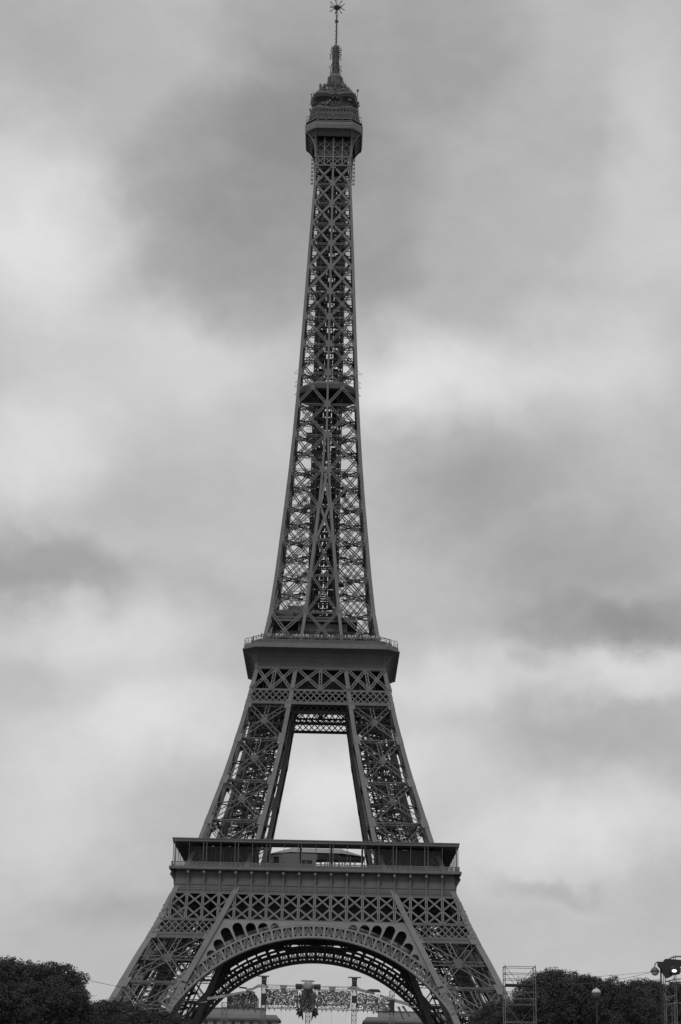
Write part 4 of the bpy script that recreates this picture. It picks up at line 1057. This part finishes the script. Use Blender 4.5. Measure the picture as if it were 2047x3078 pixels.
scraps(8.9, 15.0, lambda x: interp(x, [8.9, 15], [22.3, 20.9]), lambda x: 19.1 - .5 * (x > 12.5), lambda x, f: .78 if f > .12 else .45, .22, .5)
scraps(8.9, 15.0, lambda x: interp(x, [8.9, 15], [21.4, 20.4]), lambda x: 19.4, lambda x, f: .55, .3, .5, .5)
scraps(11.5, 14.9, lambda x: 19.4, lambda x: 18.2 + .6 * abs(math.sin(x * 1.3)), lambda x, f: .7 * f, .22)
scraps(10.5, 15.6, lambda x: interp(x, [10.5, 15.6], [22.1, 21.6]), lambda x: 20.7, lambda x, f: .35, .2)
o = mb.build('hanging_scrim', EQUIP, WG); tag(o, kind='stuff')
for x0, z0, x1, z1 in ((16.5, 19.8, 17.45, 17.5), (17.3, 19.9, 18.6, 18.1)):     # feather panels below the right wing
    mb = MB(); n = 9
    for i in range(n):
        t0, t1 = i / n, (i + 1) / n; w = .34 * (1 - .5 * t0); a = V((x0 + (x1 - x0) * t0, 0, z0 + (z1 - z0) * t0)); b = V((x0 + (x1 - x0) * t1, 0, z0 + (z1 - z0) * t1))
        mb.beam(a, b, w, .15); mb.beam(a, a + V((w * .9, 0, -.25)), .1, .1); mb.beam(a, a + V((-w * .9, 0, -.12)), .1, .1)
    mb.build('feather', EQUIP, WG)

SC = empty('stage_sculpture', (.15, -141, 0)); tag(SC, 'dark hanging stage sculpture with domed head and two taloned feet', 'sculpture')
mb = MB(); mb.lathe((0, 0, 22.9), [(.1, -1.3), (.5, -1.0), (.85, -.5), (1.0, 0), (.95, .4), (.7, .75), (.35, .92), (.05, .97)], 20); mb.build('head', CANV, SC, True)
mb = MB(); i = mb.addv([(-.75, -.6, 22.5), (.75, -.6, 22.5), (0, -1.05, 21.0), (0, -.4, 22.9), (0, -1.15, 22.3)]); mb.addf([(0, 4, 3), (4, 1, 3), (0, 2, 4), (2, 1, 4), (0, 3, 1, 2)], i); mb.build('beak', BLACK, SC)
for s in (-1, 1):
    mb = MB(); mb.tube((s * 1.0, 0, 22.95), (s * 2.25, 0, 22.9), .42, .5, k=10); mb.box(s * 1.6 - .5, s * 1.6 + .5, -.45, .45, 22.4, 22.75); mb.build('shoulder_drum', BLACK, SC)
mb = MB(); mb.lathe((0, 0, 19), [(.9, 0), (1.3, .4), (1.45, 1.2), (1.3, 2.2), (1.0, 3.0), (.7, 3.4)], 14, 1, .5)
for i in range(60):
    a = rs.uniform(-1.5, 1.5); z = rs.uniform(19.1, 22); mb.beam((a, -.75 * (1 - abs(a) / 2), z), (a + rs.uniform(-.1, .1), -.85 * (1 - abs(a) / 2), z - .5), .18, .06)
mb.build('body', BLACK, SC)
mb = MB()
for i in range(260):
    z = rs.uniform(18.7, 22.3); a = rs.uniform(-1, 1) * interp(z, [18.7, 19.6, 21, 22.3], [1.5, 2.0, 1.9, 1.3]); l = rs.uniform(.2, .6); t = rs.uniform(-.5, .5)
    mb.beam((a, rs.uniform(-.95, -.5), z), (a + l * math.sin(t), rs.uniform(-.95, -.6), z - l * math.cos(t)), rs.uniform(.08, .22), .05)
mb.build('hung_plumage', EQUIP, SC)
for s in (-1, 1):
    mb = MB(); mb.lathe((s * 1.33, 0, 18.3), [(.25, -.5), (.5, -.2), (.55, .4), (.4, .9)], 9, 1, .6)
    for x0, x1, zz in ((1.75, 1.95, 17.9), (1.45, 1.5, 17.35), (1.0, .75, 16.95), (1.2, 1.25, 17.6)):
        mb.tube((s * x0, -.1, 18.3), (s * (x0 + x1) / 2, -.35, (18.3 + zz) / 2), .2, .16, k=6); mb.tube((s * (x0 + x1) / 2, -.35, (18.3 + zz) / 2), (s * x1, -.15, zz), .16, .03, k=6)
    mb.build('talon', BLACK, SC)

# ================================================================== scaffold, lamps, light tower
SF = empty('scaffold_tower', (0, -290, 0)); tag(SF, 'grey tube scaffold tower with one plank deck in front of the right-hand trees', 'scaffold')
x0, x1, dz = 21.68, 24.75, 2.4
for x in (x0, x1 ):
    for y, dx in ((0, 0), (2.3, .02)): mb = MB(); mb.tube((x + dx, y, 0), (x + dx, y, 16.05 + .1), .045, k=6); mb.build('upright', GALV, SF)
for z in (16.0, 15.35, 14.78, 13.5, 12.85, 12.3, 10.6, 8.6, 6.6, 4.6, 2.6, .3):
    mb = MB()
    for y in (0, 2.3): mb.tube((x0, y, z), (x1, y, z), .03, k=6)
    for x in (x0, x1): mb.tube((x, 0, z), (x, 2.3, z), .03, k=6)
    mb.build('ledger', GALV, SF)
mb = MB()
for y in (0, 2.3):
    a, b = (x0, x1) if y == 0 else (x1, x0)
    for za, zb_ in ((16.0, 12.4), (12.3, 8.6), (8.6, 4.6), (4.6, .3)): mb.tube((a, y + .05, za), (b, y + .05, zb_), .025, k=6)
mb.tube((x0, .08, 15.4), (x0 + 2.2, .08, 12.7), .025, k=6); mb.tube((x1, 2.36, 15.4), (x1 - 2.2, 2.36, 12.7), .025, k=6); mb.build('diagonal_brace', GALV, SF)
mb = MB()
for i in range(4): mb.box(x0 + .05, x1 - .05, .05 + i * .57, .57 + i * .57, 14.12, 14.2)
mb.box(x0 + .02, x1 - .02, -.04, .0, 14.1, 14.28); mb.build('plank_deck', BLACK, SF)

GL = empty('globe_lamp', (19.46, -370, 0)); tag(GL, 'round globe street lamp on a thin post in front of the right-hand trees', 'street lamp')
mb = MB(); mb.tube((0, 0, 0), (0, 0, 8.3), .06, .045, k=8); mb.tube((0, 0, 8.2), (0, 0, 8.34), .1, .13, k=10); mb.build('post', BLACK, GL)
mb = MB(); mb.lathe((0, 0, 8.54), [(.08, -.3), (.17, -.24), (.235, -.12), (.25, 0), (.25, .03)], 16); mb.build('globe', EQUIP, GL, True)
mb = MB(); mb.lathe((0, 0, 8.57), [(.265, 0), (.26, .06), (.22, .15), (.15, .21), (.06, .245), (.03, .25), (.02, .31)], 16); mb.build('hood', GLOBE, GL, True)

HL = empty('pendant_lamp', (22.02, -375, 0)); tag(HL, 'pendant street lamp with dished hood hanging left of the spotlight tower', 'street lamp')
mb = MB(); mb.tube((.33, 0, 0), (.33, 0, 9.95), .055, .045, k=8)
for a, b in (((.33, 0, 9.95), (.15, 0, 10.0)), ((.15, 0, 10.0), (.02, 0, 9.88)), ((.02, 0, 9.88), (0, 0, 9.72))): mb.tube(a, b, .03, k=6)
mb.build('post', BLACK, HL)
mb = MB(); mb.lathe((0, 0, 9.5), [(.25, 0), (.24, .03), (.19, .12), (.1, .2), (.05, .23)], 16); mb.build('hood', EQUIP, HL, True)
mb = MB(); mb.lathe((0, 0, 9.48), [(.26, -.02), (.26, .02)], 16); mb.build('rim', BLACK, HL)
mb = MB(); mb.lathe((0, 0, 9.46), [(.06, -.2), (.16, -.15), (.22, -.05), (.23, 0)], 16); mb.build('bowl', GLOBE, HL, True)

LT = empty('light_tower', (22.9, -374.6, 0)); tag(LT, 'slim lattice lighting tower at the right edge of the photo', 'lighting tower')
mb = MB(); h = .3
for a, b in ((-h, -h), (h, -h), (h, h), (-h, h)): mb.tube((a, b, 0), (a, b, 9.4 if a < 0 else 10.4), .02, k=6)
for i in range(19):
    z0 = i * .5
    for k in range(4): mb.xf = RK(k); g_ = 1 if i % 2 else -1; mb.beam((-g_ * h, -h, z0), (g_ * h, -h, z0 + .5), .012, .012, jit=.003)
mb.xf = None
mb.build('lattice_column', GALV, LT)
mb = MB(); pts = [V((x, -.3, z)) for x, z in ((-.1, 10.15), (.1, 10.26), (.35, 10.32), (.7, 10.33), (1.2, 10.3))]; mb.poly(pts, .07, N0)
for (a, b), (c, d) in (((-.3, 8.95), (.3, 9.1)), ((.3, 9.1), (.9, 9.15)), ((-.3, 8.98), (.3, 8.88)), ((.3, 9.7), (.9, 9.65)), ((-.3, 8.1), (.3, 8.25)), ((-.3, 8.02), (-.15, 7.92)), ((-.3, 7.72), (.3, 7.84)), ((.3, 7.84), (.9, 7.8))): mb.beam((a, -.32, b), (c, -.32, d), .045, .05)
for x in (-.05, .08): mb.tube((x, 0, 0), (x + .12, 0, 7.8), .02, k=5)
mb.build('cross_rail', GALV, LT)
SP = empty('spotlight', (22.95, -375.1, 9.62)); tag(SP, 'black spotlight cluster with a glowing lens on the lighting tower', 'spotlight')
mb = MB(); O = [(-.78, .38), (-.45, .38), (-.42, .5), (-.36, .54), (.55, .5), (.58, .2), (.42, .1), (.48, -.12), (.38, -.28), (.05, -.32), (-.1, -.42), (-.25, -.5), (-.35, -.48), (-.42, -.3), (-.55, -.2), (-.58, .0), (-.7, .1), (-.78, .2)]
n = len(O); i = mb.addv([(x, -.18, z) for x, z in O] + [(x * .95, .35, z * .95) for x, z in O]); mb.addf([(a, (a + 1) % n, n + (a + 1) % n, n + a) for a in range(n)][::-1] + [tuple(range(n)), tuple(range(n, 2 * n))[::-1]], i)
mb.build('housing', BLACK, SP)
mb = MB(); mb.lathe((0, 0, 0), [(.21, -.06), (.24, .0), (.24, .14), (.2, .16)], 14)
o = mb.build('hood', BLACK, SP); o.rotation_euler = (rad(90), 0, 0); o.location = (.06, -.22, -.1)
mb = MB(); mb.lathe((0, 0, 0), [(.01, -.02), (.1, -.01), (.13, 0.03)], 14, 1.0, .62); o = mb.build('lens', LENS, SP); o.rotation_euler = (rad(90), 0, rad(0)); o.location = (.05, -.42, -.12)

# cables
def cable(a, b, sag, label, r=.012, n=14):
    mb = MB(); a, b = V(a), V(b); P = [a.lerp(b, i / n) + V((0, 0, -4 * sag * (i / n) * (1 - i / n))) for i in range(n + 1)]
    for p, q in zip(P, P[1:]): mb.tube(p, q, r, k=5, cap=False)
    tag(mb.build('cable', BLACK), label, 'cable')
cable((-19.5, -318, 12.55), (-14.8, -140.5, 19.3), .25, 'dark cable sagging from the left-hand trees towards the concert stage', .022)
cable((21.78, -375, 9.42), (28.4, -277, 15.4), .35, 'thin cable from the pendant lamp to the right-hand trees, lower one', .012)
cable((21.78, -375, 9.46), (28.2, -277, 15.9), .12, 'thin cable from the pendant lamp to the right-hand trees, upper one', .01)

# ================================================================== trees
def crown_mesh(seed, rx_, ry_, hz, nleaf, size=.15, boxy=2.6):
    rg = random.Random(seed); mb = MB(); off = V((seed * 3.7, seed * 1.3, 0))
    def surf(d):
        # superellipsoid radius along direction d, made uneven
        q = (abs(d.x / rx_) ** boxy + abs(d.y / ry_) ** boxy + abs(d.z / hz) ** boxy) ** (-1 / boxy)
        n1 = noise.noise(d * 2.2 + off); n2 = noise.noise(d * 6.5 + off * 2); n3 = noise.noise(d * 15 + off)
        return q * (1 + .13 * n1 + .13 * n2 + .07 * n3)
    for _c in range(nleaf // 34):
        d = V((rg.gauss(0, 1), rg.gauss(0, 1), rg.gauss(0, 1))).normalized(); cr = rg.uniform(.22, .55)
        c = d * (surf(d) - cr * .55 - rg.random() ** 3 * .7 + (.22 if rg.random() < .12 else 0))
        for _l in range(34):
            e = V((rg.gauss(0, 1), rg.gauss(0, 1), rg.gauss(0, 1) + .25)).normalized()
            if e.dot(d) < -.35: e = -e
            p = c + e * cr * rg.uniform(.6, 1.05); s_ = size * rg.uniform(.55, 1.3)
            nn = (e + V((rg.uniform(-1, 1), rg.uniform(-1, 1), rg.uniform(-.5, .9))) * .8).normalized(); u = nn.orthogonal().normalized(); w = nn.cross(u)
            a = rg.uniform(0, 6.28); u, w = u * math.cos(a) + w * math.sin(a), w * math.cos(a) - u * math.sin(a)
            mb.quad(p - u * s_, p - w * s_ * .6, p + u * s_, p + w * s_ * .6)
    # leafy inner mass
    n, m_ = 28, 16; P = []
    for j in range(m_ + 1):
        ph = math.pi * j / m_
        for i in range(n):
            t = 2 * math.pi * i / n; d = V((math.sin(ph) * math.cos(t), math.sin(ph) * math.sin(t), math.cos(ph))); P.append(d * (surf(d) - .75))
    mb.addf([(j * n + i, j * n + (i + 1) % n, (j + 1) * n + (i + 1) % n, (j + 1) * n + i) for j in range(m_) for i in range(n)], mb.addv(P))
    return mb
CM = {}
def tree(kind, x, y, top, label, group, rz=0.0, sc=1.0):
    hz = {'a': 3.6, 'b': 3.3, 'c': 2.6}[kind]
    f = 1.45 if x > 4 else 1.25; x, y, top, sc = 4 + (x - 4) * f, -478.6 + (y + 478.6) * f, 1.8 + (top - 1.8) * f, sc * f
    T = empty('broadleaf_tree', (x, y, 0)); tag(T, label, 'tree', group)
    if kind not in CM:
        spec = {'a': (1, 3.3, 3.3, 3.6, 78000, .07, 2.7), 'b': (2, 3.1, 3.1, 3.3, 78000, .065, 2.2), 'c': (3, 3.2, 3.0, 2.6, 60000, .065, 2.3)}[kind]
        o = crown_mesh(*spec).build('crown', LEAF, T); CM[kind] = o.data
    else:
        o = bpy.data.objects.new('crown', CM[kind]); COL.objects.link(o); o.parent = T
    o.location = (0, 0, top - hz * sc); o.rotation_euler = (0, 0, rz); o.scale = (sc, sc, sc)
    mb = MB(); zt = top - hz * sc; mb.tube((0, 0, 0), (.05, 0, zt - 1.5), .3, .2, k=9)
    for i in range(5): a = i * 1.26; mb.tube((.05, 0, zt - 1.8), (1.5 * math.cos(a), 1.5 * math.sin(a), zt + .6), .1, .04, k=6)
    mb.build('trunk', BARK, T)
GLt, GRt = 'trees left of the tower', 'trees right of the tower'
tree('a', -19.3, -349, 11.2, 'dense clipped tree farthest left in its row, highest of the low hedge-like trees', GLt, 0)
tree('a', -15.9, -348.5, 11.05, 'dense clipped tree with a rounded shoulder beside the small cable', GLt, 1.9, .98)
tree('a', -17.6, -344, 10.9, 'dense tree filling the gap behind the two clipped left-hand trees', GLt, 4)
tree('c', -13.2, -330, 9.55, 'lower bushy tree at the foot of the left tower leg, beside the clipped tree', GLt, .4)
tree('c', -9.4, -327, 8.95, 'lowest bushy tree at the foot of the left tower leg, farthest right of its row', GLt, 2.4, .95)
tree('b', 20.9, -338, 12.05, 'tall tree with a pointed top beside the scaffold tower', GRt, .2)
tree('b', 23.9, -337, 11.75, 'tree with an even top behind the globe lamp', GRt, 2.2)
tree('b', 27.2, -339, 11.4, 'tree with a ragged top between the globe lamp and the lighting tower', GRt, 3.7, .94)
tree('b', 30.3, -338, 11.4, 'tree behind the lighting tower at the right edge', GRt, 5.1)
tree('c', 18.9, -320, 10.6, 'smaller tree seen through the lower bays of the scaffold tower', GRt, 1.1)
tree('c', 15.2, -312, 8.3, 'low tree at the foot of the right tower leg left of the scaffold', GRt, 3.1)
